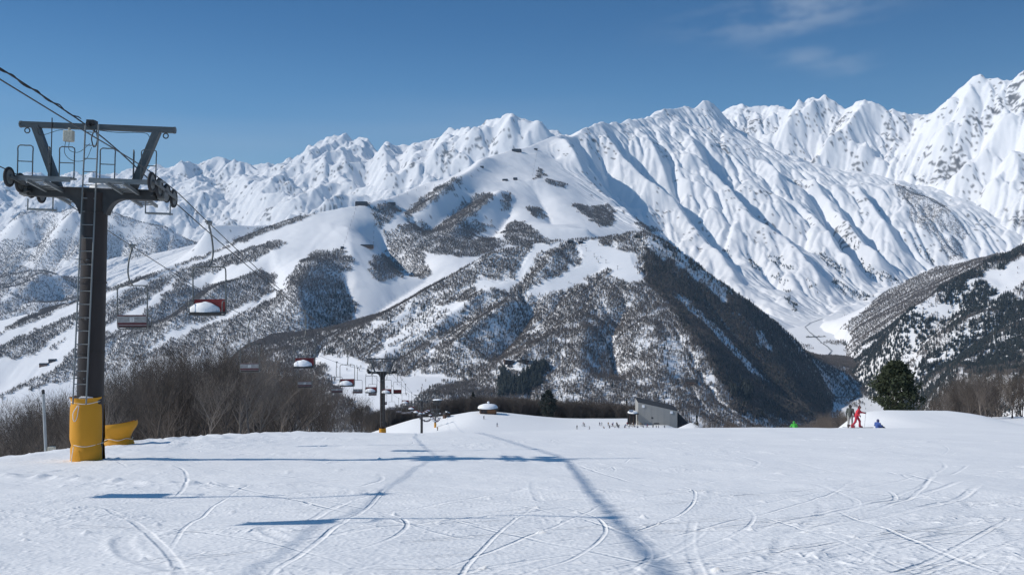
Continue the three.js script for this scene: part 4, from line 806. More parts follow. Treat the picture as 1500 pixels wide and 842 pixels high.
function liftTower(d, height, full, label, lean = 0) {
  const gx = liftX(d) - Math.sin(-lean) * 0, base = ground(gx, d) - 0.3, H = height + 0.3, slope = (ropeY(d + 2) - ropeY(d - 2)) / 4;
  const t = thing('lift_tower', label, 'lift tower', 'lift towers', [gx - Math.sin(lean) * H, base, -d], LIFT_TURN);
  t.rotation.order = 'YXZ'; t.rotation.z = -lean;
  const arm = H - 0.42, top = H + 1.45, seg = full ? 28 : 12;               // H: rope height over the base
  part('post', new THREE.CylinderGeometry(0.335, 0.365, arm, seg).translate(0, arm / 2, 0), M.post, t);
  if (full) for (let k = 1; k < 4; k++) part('collar', new THREE.CylinderGeometry(0.365, 0.365, 0.05, seg).translate(0, arm * (0.18 + 0.25 * k), 0), M.post, t);
  // crosshead: a beam with curved haunches
  const s = new THREE.Shape(); s.moveTo(-1.75, 0.0); s.lineTo(1.75, 0.0); s.lineTo(1.75, -0.26); s.lineTo(0.82, -0.26); s.quadraticCurveTo(0.46, -0.32, 0.36, -0.72); s.lineTo(-0.36, -0.72); s.quadraticCurveTo(-0.46, -0.32, -0.82, -0.26); s.lineTo(-1.75, -0.26);
  part('crosshead', new THREE.ExtrudeGeometry(s, { depth: 0.34, bevelEnabled: true, bevelSize: 0.015, bevelThickness: 0.015, bevelSegments: 1, curveSegments: 8 }).translate(0, arm + 0.12, -0.17), M.dark, t);
  part('top_beam', [beam([-2.07, top, 0], [2.14, top, 0], 0.16, 0.16), rod([-2.12, top, 0.0], [-2.07, top, 0], 0.1), rod([2.14, top, 0], [2.19, top, 0], 0.1)], M.steel, t);
  for (const q of [-1, 1]) {
    part('strut', beam([q * 1.68, top - 0.05, 0], [q * 1.02, arm + 0.1, 0], 0.2, 0.2), M.steel, t);
    if (full) part('lifting_eye', new THREE.TorusGeometry(0.07, 0.018, 6, 14).translate(q * 1.92, top - 0.17, 0), M.steel, t);
    // walkway along the rope, with its hoops
    const wx = q * 1.05, y0 = arm - 0.02;
    if (full) part('platform', [beam([q * 0.25 - 0.15, arm + 0.34, 0.5], [q * 2.05, arm + 0.34, 0.5], 0.42, 0.05), beam([q * 0.25 - 0.15, arm + 0.28, 0.71], [q * 2.05, arm + 0.28, 0.71], 0.04, 0.12)], M.galv, t);
    part('walkway', [beam([wx - 0.22, y0 - slope * -1.35 * 0 + slope * -1.35, 1.35], [wx - 0.22, y0 + slope * 1.35, -1.35], 0.06, 0.09), beam([wx + 0.22, y0 + slope * -1.35, 1.35], [wx + 0.22, y0 + slope * 1.35, -1.35], 0.06, 0.09), ...Array.from({ length: full ? 13 : 4 }, (_, k) => { const z = mix(1.3, -1.3, k / (full ? 12 : 3)); return box(0.46, 0.03, 0.1, wx, y0 - slope * z + 0.03, z); })], M.galv, t);
    if (full) for (const [z, off] of [[0.6, 0.62], [0.3, 0.1], [0.6, -0.5]]) {
      const y = arm + 0.34, xx = wx + q * off;
      part('hand_rail', [tube([[xx, y, z - 0.2], [xx, y + 0.6, z - 0.2], [xx, y + 0.84, z - 0.19], [xx, y + 0.86, z], [xx, y + 0.84, z + 0.19], [xx, y + 0.6, z + 0.2], [xx, y, z + 0.2]], 0.018, 30, 5), rod([xx, y + 0.42, z - 0.2], [xx, y + 0.42, z + 0.2], 0.014)].map(g => { const m = g.clone(); m.translate(-xx, 0, -z); m.rotateY(Math.PI / 2 * (z > 0.5 ? 1 : 0.2)); m.translate(xx, 0, z); return m; }), M.steel, t);
    }
    // sheave train: a rocking beam with wheels under the rope
    const sx = q * GAUGE, tr = new THREE.Group(); tr.name = 'sheave_train'; tr.position.set(sx, H, 0); tr.rotation.x = Math.atan(slope); t.add(tr);
    const bend = 0.0;
    part('rocker', [beam([0.09, -0.3, 1.0], [0.09, -0.3, -1.0], 0.02, 0.09), beam([-0.09, -0.3, 1.0], [-0.09, -0.3, -1.0], 0.02, 0.09), box(0.2, 0.3, 0.3, 0, -0.42, 0)], M.wheel, tr);
    for (const z of [0.95, 0.32, -0.32, -0.95]) { const w = part('wheel', wheelShape.rim, M.rubber, tr); w.position.set(0, -0.29, z); const h = part('hub', wheelShape.hub, M.wheel, tr); h.position.set(0, -0.29, z); }
    part('bracket', [beam([q * 1.7, arm - 0.05, 0], [q * 1.95, arm + 0.02, 0], 0.16, 0.22), rod([sx - q * 0.2, arm - 0.02, 0.5], [sx - q * 0.2, arm - 0.02, -0.5], 0.05)], M.dark, t);
    if (full) part('lower_step', [beam([sx - q * 0.6, arm - 0.5, -0.4], [sx + q * 0.1, arm - 0.5, -0.4], 0.3, 0.05), rod([sx - q * 0.6, arm - 0.5, -0.3], [sx - q * 0.6, arm, -0.3], 0.02), rod([sx + q * 0.1, arm - 0.55, -0.3], [sx + q * 0.1, arm - 0.2, -0.3], 0.02)], M.galv, t);
  }
  const lad = new THREE.Group(); lad.name = 'ladder'; t.add(lad);
  const z0 = 0.52, y1 = full ? 2.0 : 1.5;
  for (const q of [-1, 1]) part('rail', [rod([q * 0.18 - 0.08, y1, z0], [q * 0.18 - 0.04, top + 0.05, z0 - 0.28], 0.022, 0.022, 6)], M.galv, lad);
  const n = full ? Math.floor((top - y1) / 0.36) : 8;
  for (let k = 0; k < n; k++) { const f = (k + 0.5) / n, y = mix(y1, top, f), x = mix(-0.08, -0.04, f), z = mix(z0, z0 - 0.28, f); part('rung', rod([x - 0.18, y, z], [x + 0.18, y, z], 0.014, 0.014, 5), M.galv, lad); }
  if (full) {
    for (const f of [0.12, 0.4, 0.68]) for (const sx of [-0.3, 0]) part('standoff', rod([sx, mix(y1, arm, f), z0 - 0.03], [sx * 0.66, mix(y1, arm, f), 0.3], 0.015), M.galv, t);
    part('junction_box', [box(0.28, 0.32, 0.16, -0.72, top - 0.3, 0.12, 0.03), box(0.06, 0.12, 0.06, -0.72, top - 0.12, 0.1)], M.cream, t);
    const wire = (pts, r = 0.008) => tube(pts, r, 30, 4);
    part('wiring', [wire([[-0.8, top - 0.46, 0.14], [-0.8, top - 0.8, 0.16], [-0.55, top - 1.0, 0.2], [-0.2, top - 0.95, 0.22], [-0.05, top - 0.6, 0.2]]), wire([[-0.7, top - 0.46, 0.14], [-0.66, top - 0.7, 0.2], [-0.4, top - 0.75, 0.2], [-0.1, top - 0.5, 0.2]]), wire([[-1.6, top - 0.1, 0.1], [-1.5, top - 0.3, 0.1], [-1.0, top - 0.14, 0.1], [-0.8, top - 0.15, 0.12]]), wire([[1.5, top - 0.3, 0], [1.35, top - 0.12, 0.05], [0.6, top - 0.14, 0.08], [0.1, top - 0.1, 0.1]]), tube([[0.0, top - 0.1, 0.16], [-0.06, top - 0.35, 0.2], [0.02, top - 0.6, 0.2], [0.1, top - 0.4, 0.2], [0.05, top - 0.12, 0.16]], 0.018, 24, 5), rod([-1.2, arm + 0.3, 0.1], [-1.2, top + 0.2, 0.1], 0.015)], M.cable, t);
    part('cable_clamp', [box(0.22, 0.14, 0.3, -0.14, top + 0.12, 0), box(0.1, 0.1, 0.5, -0.17, top + 0.05, 0)], M.dark, t);
    const s1 = part('snow', dome(0.42, 0.17, 0.3, 3), M.snow, t); s1.position.set(0.28, arm + 0.13, -0.02);
  }
  return t;
}
liftTower(25, ropeY(25) - ground(liftX(25), 25), true, 'tall brown lift tower with ladder and yellow padding, beside the piste edge', 0.03);
liftTower(120, ropeY(120) - ground(liftX(120), 120), false, 'brown lift tower rising above the wood edge, next one downhill of the tallest');
liftTower(250, ropeY(250) - ground(liftX(250), 250), false, 'small brown lift tower standing mid slope below the wood');
liftTower(400, ropeY(400) - ground(liftX(400), 400), false, 'tiny lift tower with orange foot padding near the lift bottom');
liftTower(432, ropeY(432) - ground(liftX(432), 432), false, 'tiny lift tower last on the line beside the lift hut');

// yellow padding
function pad(d, r, h, full, label, dx = 0) {
  const x = liftX(d) + dx, y = ground(x, d), t = thing('tower_padding', label, 'padding', 'yellow tower paddings', [x, y - 0.15, -d], 0.3);
  const cols = 40, rows = 22, v = [], idx = [], uv = [];
  for (let j = 0; j <= rows; j++) for (let i = 0; i <= cols; i++) {
    const f = j / rows, a = i / cols * 5.75 + 0.45, pinch = 0.10 * Math.exp(-Math.pow((f - 0.33) / 0.035, 2)) + 0.07 * Math.exp(-Math.pow((f - 0.93) / 0.03, 2));
    const R = r * (1 + 0.05 * Math.sin(f * Math.PI) - pinch + 0.05 * smooth(0.94, 1, f) + 0.035 * noise(a * 1.6, f * 3.1, 401) + 0.018 * noise(a * 5, f * 9, 402)) + 0.03 * (f < 0.2 ? 1 - f / 0.2 : 0);
    v.push(Math.cos(a) * R, f * (h + 0.15) + 0.015 * noise(a * 3, 2, 403), Math.sin(a) * R); uv.push(a, f * 3);
  }
  for (let j = 0; j < rows; j++) for (let i = 0; i < cols; i++) { const o = j * (cols + 1) + i; idx.push(o, o + cols + 1, o + 1, o + 1, o + cols + 1, o + cols + 2); }
  const shell = (off) => { const g = new THREE.BufferGeometry(); g.setAttribute('position', new THREE.Float32BufferAttribute(v.map((q, k) => k % 3 === 1 ? q : q * off), 3)); g.setAttribute('uv', new THREE.Float32BufferAttribute(uv, 2)); g.setIndex(idx); g.computeVertexNormals(); return g; };
  part('mat', [shell(1), shell(0.88)], M.yellow, t);
  part('lining', new THREE.CylinderGeometry(r * 0.86, r * 0.86, h - 0.02, 30, 1, true).translate(0, h / 2, 0), M.dark, t);
  if (full) {
    const ring = (y, rr) => { const p = []; for (let k = 0; k < 28; k++) { const a = k / 28 * 6.283; p.push([Math.cos(a) * rr, y + 0.02 * Math.sin(a * 3), Math.sin(a) * rr]); } return tube(p, 0.011, 80, 5, true); };
    part('tie_cord', [ring((h + 0.15) * 0.33, r * 0.955), ring((h + 0.15) * 0.93, r * 0.97), tube([[-0.18, h * 0.98, r * 0.97], [-0.3, h * 0.86, r * 1.02], [-0.27, h * 0.74, r * 1.05], [-0.2, h * 0.8, r * 1.05], [-0.15, h * 0.98, r * 0.98]], 0.011, 40, 5), tube([[-0.3, h * 0.35, r * 0.92], [-0.34, h * 0.2, r * 0.97], [-0.36, h * 0.06, r * 0.98]], 0.011, 20, 5)], M.cord, t);
    const sn = part('snow', dome(0.2, 0.07, 0.1, 9), M.snow, t); sn.position.set(0.02, h + 0.14, r * 0.72);
  }
  return t;
}
pad(25, 0.435, 1.85, true, 'bulging yellow padding tied with white cord round the tallest lift tower', -0.27);
pad(120, 0.47, 0.9, false, 'low yellow padding round the foot of the lift tower at the wood edge');
pad(400, 0.5, 2.2, false, 'orange yellow padding round the foot of a tiny far lift tower');
{ // loose mat standing behind the tower
  const d = 33.5, p = P(171, 640, d), y = ground(p[0], d), t = thing('crash_mat', 'loose yellow crash mat flaring open behind the padded tower', 'mat', null, [p[0], y - 0.1, -d], 0.15);
  const v = [], idx = [], uv = [], cols = 30, rows = 12;
  for (let j = 0; j <= rows; j++) for (let i = 0; i <= cols; i++) { const f = j / rows, a = Math.PI * (1.12 - 1.24 * i / cols), flare = 0.5 + 0.05 * Math.sin(f * 9.4) + 0.10 * smooth(0.6, 1, f) - 0.07 * Math.exp(-Math.pow((f - 0.42) / 0.06, 2)), lean = 0.05 * f; v.push(Math.cos(a) * flare * 1.12 + lean, f * 1.06 * (1 + 0.07 * Math.cos(a)), Math.sin(a) * flare * 0.75 + 0.02 * noise(i * 0.4, j * 0.5, 5)); uv.push(a, f); }
  for (let j = 0; j < rows; j++) for (let i = 0; i < cols; i++) { const o = j * (cols + 1) + i; idx.push(o, o + 1, o + cols + 1, o + 1, o + cols + 2, o + cols + 1); }
  const shell = s => { const g = new THREE.BufferGeometry(); g.setAttribute('position', new THREE.Float32BufferAttribute(v.map((q, k) => k % 3 === 1 ? q : q * s), 3)); g.setAttribute('uv', new THREE.Float32BufferAttribute(uv, 2)); g.setIndex(idx); g.computeVertexNormals(); return g; };
  part('mat', [shell(1), shell(0.85)], M.yellow, t);
  const c = []; for (let k = 0; k <= 20; k++) { const a = Math.PI * (1.1 - 1.2 * k / 20); c.push([Math.cos(a) * 0.535 + 0.02, 0.45 + 0.03 * Math.sin(k), Math.sin(a) * 0.365]); }
  part('tie_cord', tube(c, 0.011, 50, 5), M.cord, t);
}
{ // grey pole with a meter box
  const d = 33, p = P(67, 656, d), y = ground(p[0], d), t = thing('grey_pole', 'thin grey steel pole with black cap and small box at its foot', 'pole', null, [p[0], y - 0.3, -d], 0.1);
  part('pipe', rod([0, 0, 0], [-0.1, 2.75, 0], 0.055, 0.05, 12), M.greyPole, t);
  part('cap', [rod([-0.1, 2.74, 0], [-0.105, 2.84, 0], 0.06), new THREE.SphereGeometry(0.06, 10, 8).translate(-0.105, 2.85, 0)], M.dark, t);
  part('meter_box', box(0.24, 0.5, 0.2, 0.2, 0.5, 0.02, 0.02), M.cream, t);
  part('bracket', beam([0.02, 0.6, 0.0], [0.12, 0.6, 0], 0.05, 0.08), M.dark, t);
}

// chairs: built once facing uphill, origin at the grip on the rope
function makeChair(snowy, label, group) {
  const t = thing('lift_chair', label, 'lift chair', group);
  part('grip', [box(0.12, 0.14, 0.34, 0, 0.02, 0, 0.03), box(0.05, 0.18, 0.08, 0, -0.1, 0), rod([-0.12, 0.05, 0.08], [0.12, 0.05, 0.08], 0.03)], M.galv, t);
  part('hanger', tube([[0, -0.02, 0], [0, -0.2, -0.1], [0, -0.55, -0.32], [0, -0.95, -0.42], [0, -1.25, -0.28], [0, -1.42, -0.05], [0, -1.46, 0.02]], 0.032, 40, 8), M.chairTube, t);
  const W = 0.55;
  part('bail', tube([[0, -1.47, 0], [-W + 0.14, -1.47, 0], [-W + 0.02, -1.52, 0], [-W, -1.66, 0], [-W, -2.2, 0], [-W, -2.9, 0], [-W, -3.06, 0.05], [-W + 0.05, -3.1, 0.15], [0, -3.1, 0.2], [W - 0.05, -3.1, 0.15], [W, -3.06, 0.05], [W, -2.9, 0], [W, -2.2, 0], [W, -1.66, 0], [W - 0.02, -1.52, 0], [W - 0.14, -1.47, 0]], 0.024, 120, 6, true, 0.2), M.chairTube, t);
  part('seat', [box(1.06, 0.07, 0.46, 0, -3.02, 0.26, 0.025), box(1.06, 0.05, 0.05, 0, -3.06, 0.49, 0.02)], M.dark, t);
  const back = new THREE.Group(); back.name = 'backrest'; back.position.set(0, -2.78, -0.03); back.rotation.x = -0.14; t.add(back);
  part('cushion', box(1.04, 0.42, 0.035, 0, 0, 0.022, 0.015), M.seatRed, back);
  part('back_panel', box(1.06, 0.44, 0.03, 0, 0, -0.012, 0.012), M.panel, back);
  for (const [y, h, m] of [[0.195, 0.045, M.maroon], [-0.115, 0.085, M.maroon], [-0.2, 0.035, M.maroon]]) part('stripe', box(1.062, h, 0.006, 0, y, -0.029, 0.002), m, back);
  part('emblem', [box(0.16, 0.15, 0.006, 0, 0.035, -0.03, 0.002)], M.white, back);
  part('emblem_mark', [box(0.09, 0.018, 0.004, 0, 0.075, -0.035, 0.001), box(0.02, 0.09, 0.004, -0.035, 0.03, -0.035, 0.001), box(0.02, 0.06, 0.004, 0.03, 0.02, -0.035, 0.001), box(0.06, 0.016, 0.004, 0.0, 0.0, -0.035, 0.001)], M.panel, back);
  for (const q of [-1, 1]) part('arm', [tube([[q * W, -2.62, 0], [q * W, -2.62, 0.3], [q * W, -2.7, 0.42], [q * W, -3.0, 0.44]], 0.018, 16, 5)], M.chairTube, t);
  if (snowy) { const s = part('snow', dome(0.48, 0.32, 0.23, 21 + snowy, 0.2), M.snow, t); s.position.set(-0.09, -2.985, 0.25); }
  return t;
}
const upGroup = 'snow laden chairs on the rope beside the piste', downGroup = 'chairs seen from behind on the rope beside the wood';
const upLabel = 'red lift chair with snow piled on its seat', downLabel = 'grey backed lift chair with maroon stripes seen from behind';
const upChair = makeChair(1, upLabel, upGroup), downChair = makeChair(0, downLabel, downGroup), bareChair = makeChair(0, 'lift chair facing uphill with no snow on its seat', null);
let first = [true, true];
for (let k = -1; k < 22; k++) {
  const dr = 29.7 + 18.5 * k, dl = 32.9 + 18.5 * k;
  const a = k === 5 ? bareChair : first[0] ? upChair : copyOf(upChair); if (k !== 5) first[0] = false;
  if (k === 0) a.userData.label = 'largest red lift chair heaped with snow, hanging next to the big tower'; else if (k === 1) a.userData.label = 'snow heaped red lift chair next below the largest one'; else if (k === 2) a.userData.label = 'snow heaped red lift chair hanging uphill of the second tower'; else if (k !== 5) a.userData.label = k < 5 ? 'small snow heaped lift chair close to the second tower' : 'tiny snow heaped lift chair far down the line';
  a.position.set(...ropeAt(1, dr)); a.rotation.set(0, LIFT_TURN + (hash2(k, 1, 3) - 0.5) * 0.1, 0);
  const b = first[1] ? downChair : copyOf(downChair); first[1] = false;
  b.userData.label = k === 0 ? 'largest grey striped chair back, hanging just past the big tower' : k === 1 ? 'grey striped chair back hanging in front of the leafless wood' : k < 6 && k > 1 ? 'small grey striped chair back between the wood and second tower' : k < 0 ? downLabel : 'tiny chair seen from behind far down the line';
  b.position.set(...ropeAt(-1, dl)); b.rotation.set(0, Math.PI + LIFT_TURN + (hash2(k, 2, 3) - 0.5) * 0.1, 0);
}
// ------------------------------------------------------------------ buildings
const jointGrey = worn(0.34, 0.335, 0.32, 0.85), woodWall = worn(0.10, 0.055, 0.035, 0.85), woodLight = worn(0.26, 0.12, 0.05, 0.85), roofDark = worn(0.035, 0.034, 0.036, 0.8), greyWall = worn(0.40, 0.395, 0.375, 0.85), glassDark = paint(0.02, 0.025, 0.03, 0.25), lampWhite = paint(0.85, 0.86, 0.88, 0.5), blueRoof = worn(0.06, 0.08, 0.11, 0.7), paleWall = worn(0.42, 0.40, 0.37, 0.85);
function prism(outline, depth, x = 0, y = 0, z = 0) { const s = new THREE.Shape(); outline.forEach((p, k) => k ? s.lineTo(...p) : s.moveTo(...p)); return new THREE.ExtrudeGeometry(s, { depth, bevelEnabled: false }).translate(x, y, z); }
{ // the big grey lift building
  const d = 394, a = P(935, 622, d), b = P(992, 622, d), W = b[0] - a[0], y0 = ground(a[0] + W / 2, d) - 2.5, hl = P(935, 589, d)[1] - y0, hr = P(992, 601.5, d)[1] - y0, D = 16;
  const t = thing('lift_building', 'plain grey lift building with slanting roof line and two white lamps', 'building', null, [a[0], y0, -d], -0.06);
  part('wall', prism([[0, 0], [W, 0], [W, hr], [0, hl]], D, 0, 0, -D), greyWall, t);
  part('roof', prism([[-0.2, hl + 0.02], [W + 0.2, hr + 0.02], [W + 0.2, hr + 0.22], [-0.2, hl + 0.22]], D + 0.2, 0, 0, -D - 0.15), roofDark, t);
  for (const [px, py] of [[942.5, 595], [983.5, 603.5]]) { const q = P(px, py, d); part('lamp_panel', box(1.15, 1.1, 0.2, q[0] - a[0], q[1] - y0, 0.1, 0.05), lampWhite, t); }
  part('sign_board', box(2.2, 0.5, 0.08, W * 0.47, P(961, 620, d)[1] - y0, 0.05), roofDark, t);
  part('hatch', box(0.7, 0.7, 0.06, W * 0.36, hl * 0.45, 0.04), roofDark, t);
  for (let k = 1; k < 6; k++) part('wall_joint', box(0.06, hl * (1 - k * 0.055) * 0.99, 0.03, W * k / 6, hl * (1 - k * 0.055) / 2, 0.012, 0.005), jointGrey, t);
  // dark lean-to on the right
  const r = P(1020, 622, d - 1)[0] - b[0];
  part('lean_to', prism([[0, 0], [r, 0], [0, P(992, 604, d)[1] - y0]], D - 4, W, 0, -D + 2), roofDark, t);
}
{ // dark annex with snow on its roof
  const d = 392, a = P(922, 622, d), W = P(934.6, 622, d)[0] - a[0], y0 = ground(a[0], d) - 2, h = P(922, 607, d)[1] - y0;
  const t = thing('annex', 'dark open annex with snow covered roof left of the grey building', 'building', null, [a[0], y0, -d], 0);
  part('back_wall', box(W, h, 0.3, W / 2, h / 2, -6), roofDark, t); part('roof', box(W + 0.6, 0.3, 6.6, W / 2, h + 0.15, -3), roofDark, t);
  for (const x of [0.2, W / 2, W - 0.2]) part('post', box(0.25, h, 0.25, x, h / 2, -0.1), woodWall, t);
  const s = part('roof_snow', dome(W / 2 + 0.2, 0.95, 3.2, 4, 0.1), M.snow, t); s.position.set(W / 2, h + 0.3, -3);
  part('sign', box(1.9, 1.1, 0.15, 0.9, h + 1.5, -0.4), worn(0.30, 0.36, 0.46, 0.6), t); part('sign_post', box(0.15, 1.5, 0.15, 0.9, h + 0.75, -0.55), roofDark, t);
}
{ // hut with a thick cap of snow
  const d = 411, a = P(715.5, 606, d), y0 = ground(a[0], d) - 0.4, W = 24 * d / F, h = 2.2, t = thing('hut', 'low wooden hut under a thick dome of roof snow', 'hut', null, [a[0], y0, -d], 0.12);
  part('wall', box(W, h + 0.4, 5.5, 0, h / 2 + 0.2, -2.7, 0.05), woodWall, t);
  part('front_panel', box(W * 0.5, h * 0.8, 0.12, W * 0.18, h * 0.5 + 0.4, 0.1), woodLight, t);
  for (const x of [-0.36, -0.2]) part('window', box(0.8, 1.0, 0.1, x * W, h * 0.55 + 0.4, 0.08), glassDark, t);
  part('roof', box(W + 1.6, 0.22, 7, 0, h + 0.5, -2.7), roofDark, t);
  const s = part('roof_snow', dome(W / 2 + 0.95, 2.1, 3.7, 12, 0.08), M.snow, t); s.position.set(0, h + 0.62, -2.7);
  const c = part('vent', [box(0.8, 0.9, 0.8, 0.2, h + 2.9, -2.7), dome(0.6, 0.45, 0.6, 5).translate(0.2, h + 3.35, -2.7)], M.snow, t);
}
{ // small lift hut
  const d = 422, a = P(654, 614, d), y0 = ground(a[0], d) - 0.5, t = thing('lift_hut', 'tiny dark gabled lift hut half buried in snow beside the lift end', 'hut', null, [a[0], y0, -d], 0.5);
  part('wall', box(3.0, 2.4, 2.4, 0, 1.2, 0, 0.04), woodWall, t); part('window', box(1.2, 0.9, 0.08, 0.2, 1.5, 1.22), glassDark, t);
  for (const q of [-1, 1]) { const r = part('roof', box(2.3, 0.18, 3.0, 0, 0, 0, 0.04), roofDark, t); r.position.set(q * 0.85, 2.85, 0); r.rotation.z = -q * 0.55; }
  const s = part('roof_snow', dome(1.2, 0.5, 1.3, 8), M.snow, t); s.position.set(0.5, 2.9, 0); s.rotation.z = -0.4;
  const u = part('drift', dome(3.4, 0.9, 2.6, 6), M.snow, t); u.position.set(2.2, 0.3, 0.8);
}
{ // bottom station of the lift: return wheel on a frame
  const d = 437, x = liftX(d), y0 = ground(x, d), H = ropeY(436) - y0, t = thing('return_station', 'small lift return station with horizontal wheel at the rope end', 'lift station', null, [x, y0 - 0.3, -d], LIFT_TURN);
  part('wheel', new THREE.TorusGeometry(GAUGE, 0.14, 8, 30).rotateX(Math.PI / 2).translate(0, H + 0.25, -0.5), M.dark, t);
  part('spoke', [box(3.6, 0.1, 0.12, 0, H + 0.25, -0.5), box(0.12, 0.1, 3.6, 0, H + 0.25, -0.5)], M.dark, t);
  part('frame', [box(0.5, H + 0.3, 0.6, 0, (H + 0.3) / 2, -0.5), box(4.4, 0.3, 0.5, 0, H + 0.6, -0.5), box(4.6, 0.25, 3.6, 0, H + 1.0, -1.0)], M.post, t);
  const s = part('roof_snow', dome(2.3, 0.6, 1.8, 14), M.snow, t); s.position.set(0, H + 1.1, -1);
}
// far lodges, lift stations and sheds, set on the ground their pixels show
function lodge(f, px, py, wpx, hpx, label, o = {}) {
  const hit = f.hit(px, py); if (!hit) { console.log('no ground for', label); return; }
  const [x, d] = hit, W = wpx * d / F, h = hpx * d / F, D = o.deep ?? Math.max(W * 0.5, 8), y0 = f.at(x, d) - 2;
  const t = thing(o.name ?? 'lodge', label, 'building', o.group, [x, y0, -d], o.turn ?? 0.1);
  const H = h * 0.62 + 2;
  part('wall', box(W, H, D, 0, H / 2, -D / 2, 0.1), o.wall ?? woodWall, t);
  part('roof', prism([[-W / 2 - 0.6, 0], [W / 2 + 0.6, 0], [W / 2 * 0.94, h * 0.38], [-W / 2 * 0.94, h * 0.38]], D + 1.2, 0, H + 0.02, -D - 0.6), o.roof ?? roofDark, t);
  if (o.snow !== false) part('roof_snow', prism([[-W / 2 * 0.9, 0], [W / 2 * 0.9, 0], [W / 2 * 0.86, 0.7], [-W / 2 * 0.86, 0.7]], D * 0.9, 0, H + h * 0.38 + 0.03, -D * 0.95), M.snow, t);
  const n = Math.max(2, Math.round(W / 6));
  for (let k = 0; k < n; k++) part('window', box(W / n * 0.55, h * 0.24, 0.15, -W / 2 + W * (k + 0.5) / n, 2 + h * 0.32, 0.06), glassDark, t);
  return t;
}
lodge(skiMountain, 529, 301, 18, 6, 'long dark lodge on the brow at the top of the wide piste');
lodge(skiMountain, 573, 300, 12, 4, 'low dark lodge right of the one on the piste brow');
lodge(skiMountain, 537, 363, 19, 5, 'long brown restaurant at the foot of the wide steep piste', { wall: woodLight });
lodge(skiMountain, 501, 365, 5, 4, 'small lift hut left of the long brown restaurant', { name: 'lift_station' });
lodge(skiMountain, 757, 223, 14, 5, 'dark lodge on the upper ridge of the ski mountain');
lodge(skiMountain, 740, 265, 8, 3, 'low hut in the upper piste bowl', {});
lodge(skiMountain, 755, 264, 6, 4, 'square hut beside the low hut in the upper bowl');
lodge(skiMountain, 706, 246, 5, 3, 'tiny lift hut on the left shoulder of the upper bowl', { name: 'lift_station' });
lodge(skiMountain, 785, 220, 5, 3, 'tiny lift hut near the ridge top above the straight lift line', { name: 'lift_station' });
lodge(skiMountain, 62, 537, 11, 5, 'brown chalet on the snowy flats left of the tower', { wall: woodLight });
lodge(skiMountain, 75, 531, 10, 5, 'dark chalet just behind the brown one on the flats');
lodge(hill, 836, 357, 9, 5, 'dark lift station on the brow of the wooded hill', { name: 'lift_station' });
lodge(hill, 851, 357, 6, 4, 'small hut right of the station on the wooded hill brow');
lodge(hill, 1012, 566, 17, 10, 'dark roofed shed in the trees at the foot of the hill', { roof: roofDark, snow: false, turn: -0.5 });
{ // snow shed with two roofs, in the hollow of the hill
  const hit = hill.hit(756, 532);
  if (hit) for (const [q, w, label] of [[-1, 15, 'long shed with snowy slanting roof in the hollow of the hill'], [1, 17, 'grey roofed long shed adjoining the snowy roofed one']]) {
    const [x, d] = hit, s = d / F, t = thing('long_shed', label, 'building', null, [x + q * 9 * s, hill.at(x, d) - 3, -d], q * -0.25);
    part('wall', box(w * s, 6 + 3, 12, 0, 4.5, -6, 0.1), woodWall, t);
    const r = part('roof', box(w * s + 3, 0.8, 15, 0, 9.6, -5.5, 0.1), q < 0 ? M.snow : roofDark, t); r.rotation.z = q * 0.22;
    part('eave', box(w * s + 3.4, 0.5, 0.6, 0, 9, 2.2, 0.1), roofDark, t);
  }
}
// little lift lines on the far pistes: posts one can make out as dots
for (const [f, line, n, label, group] of [
  [skiMountain, [[523, 302], [503, 362]], 11, 'tiny lift post on the wide steep piste', 'lift posts on the wide piste'], [skiMountain, [[787, 224], [780, 258]], 9, 'tiny lift post below the ridge in the upper bowl', 'lift posts in the upper bowl'],
  [skiMountain, [[570, 292], [690, 258]], 10, 'tiny lift post along the long upper ridge', 'lift posts on the upper ridge'], [hill, [[846, 353], [862, 372], [905, 395]], 6, 'tiny lift post on the piste over the wooded hill', 'lift posts on the hill piste'], [skiMountain, [[548, 318], [547, 358]], 6, 'tiny lift post right of the wide steep piste', 'lift posts right of the wide piste'],
]) {
  for (let k = 0; k < n; k++) {
    const t = k / (n - 1) * (line.length - 1), i = Math.min(line.length - 2, Math.floor(t)), p = f.hit(mix(line[i][0], line[i + 1][0], t - i), mix(line[i][1], line[i + 1][1], t - i));
    if (!p) continue;
    const o = thing('lift_post', label, 'lift post', group, [p[0], f.at(...p) - 1, -p[1]], 0.3);
    part('pole', rod([0, 0, 0], [0, 11, 0], 0.45, 0.4, 6), M.dark, o); part('crossarm', box(5, 0.6, 0.6, 0, 11, 0, 0.05), M.dark, o);
  }
}
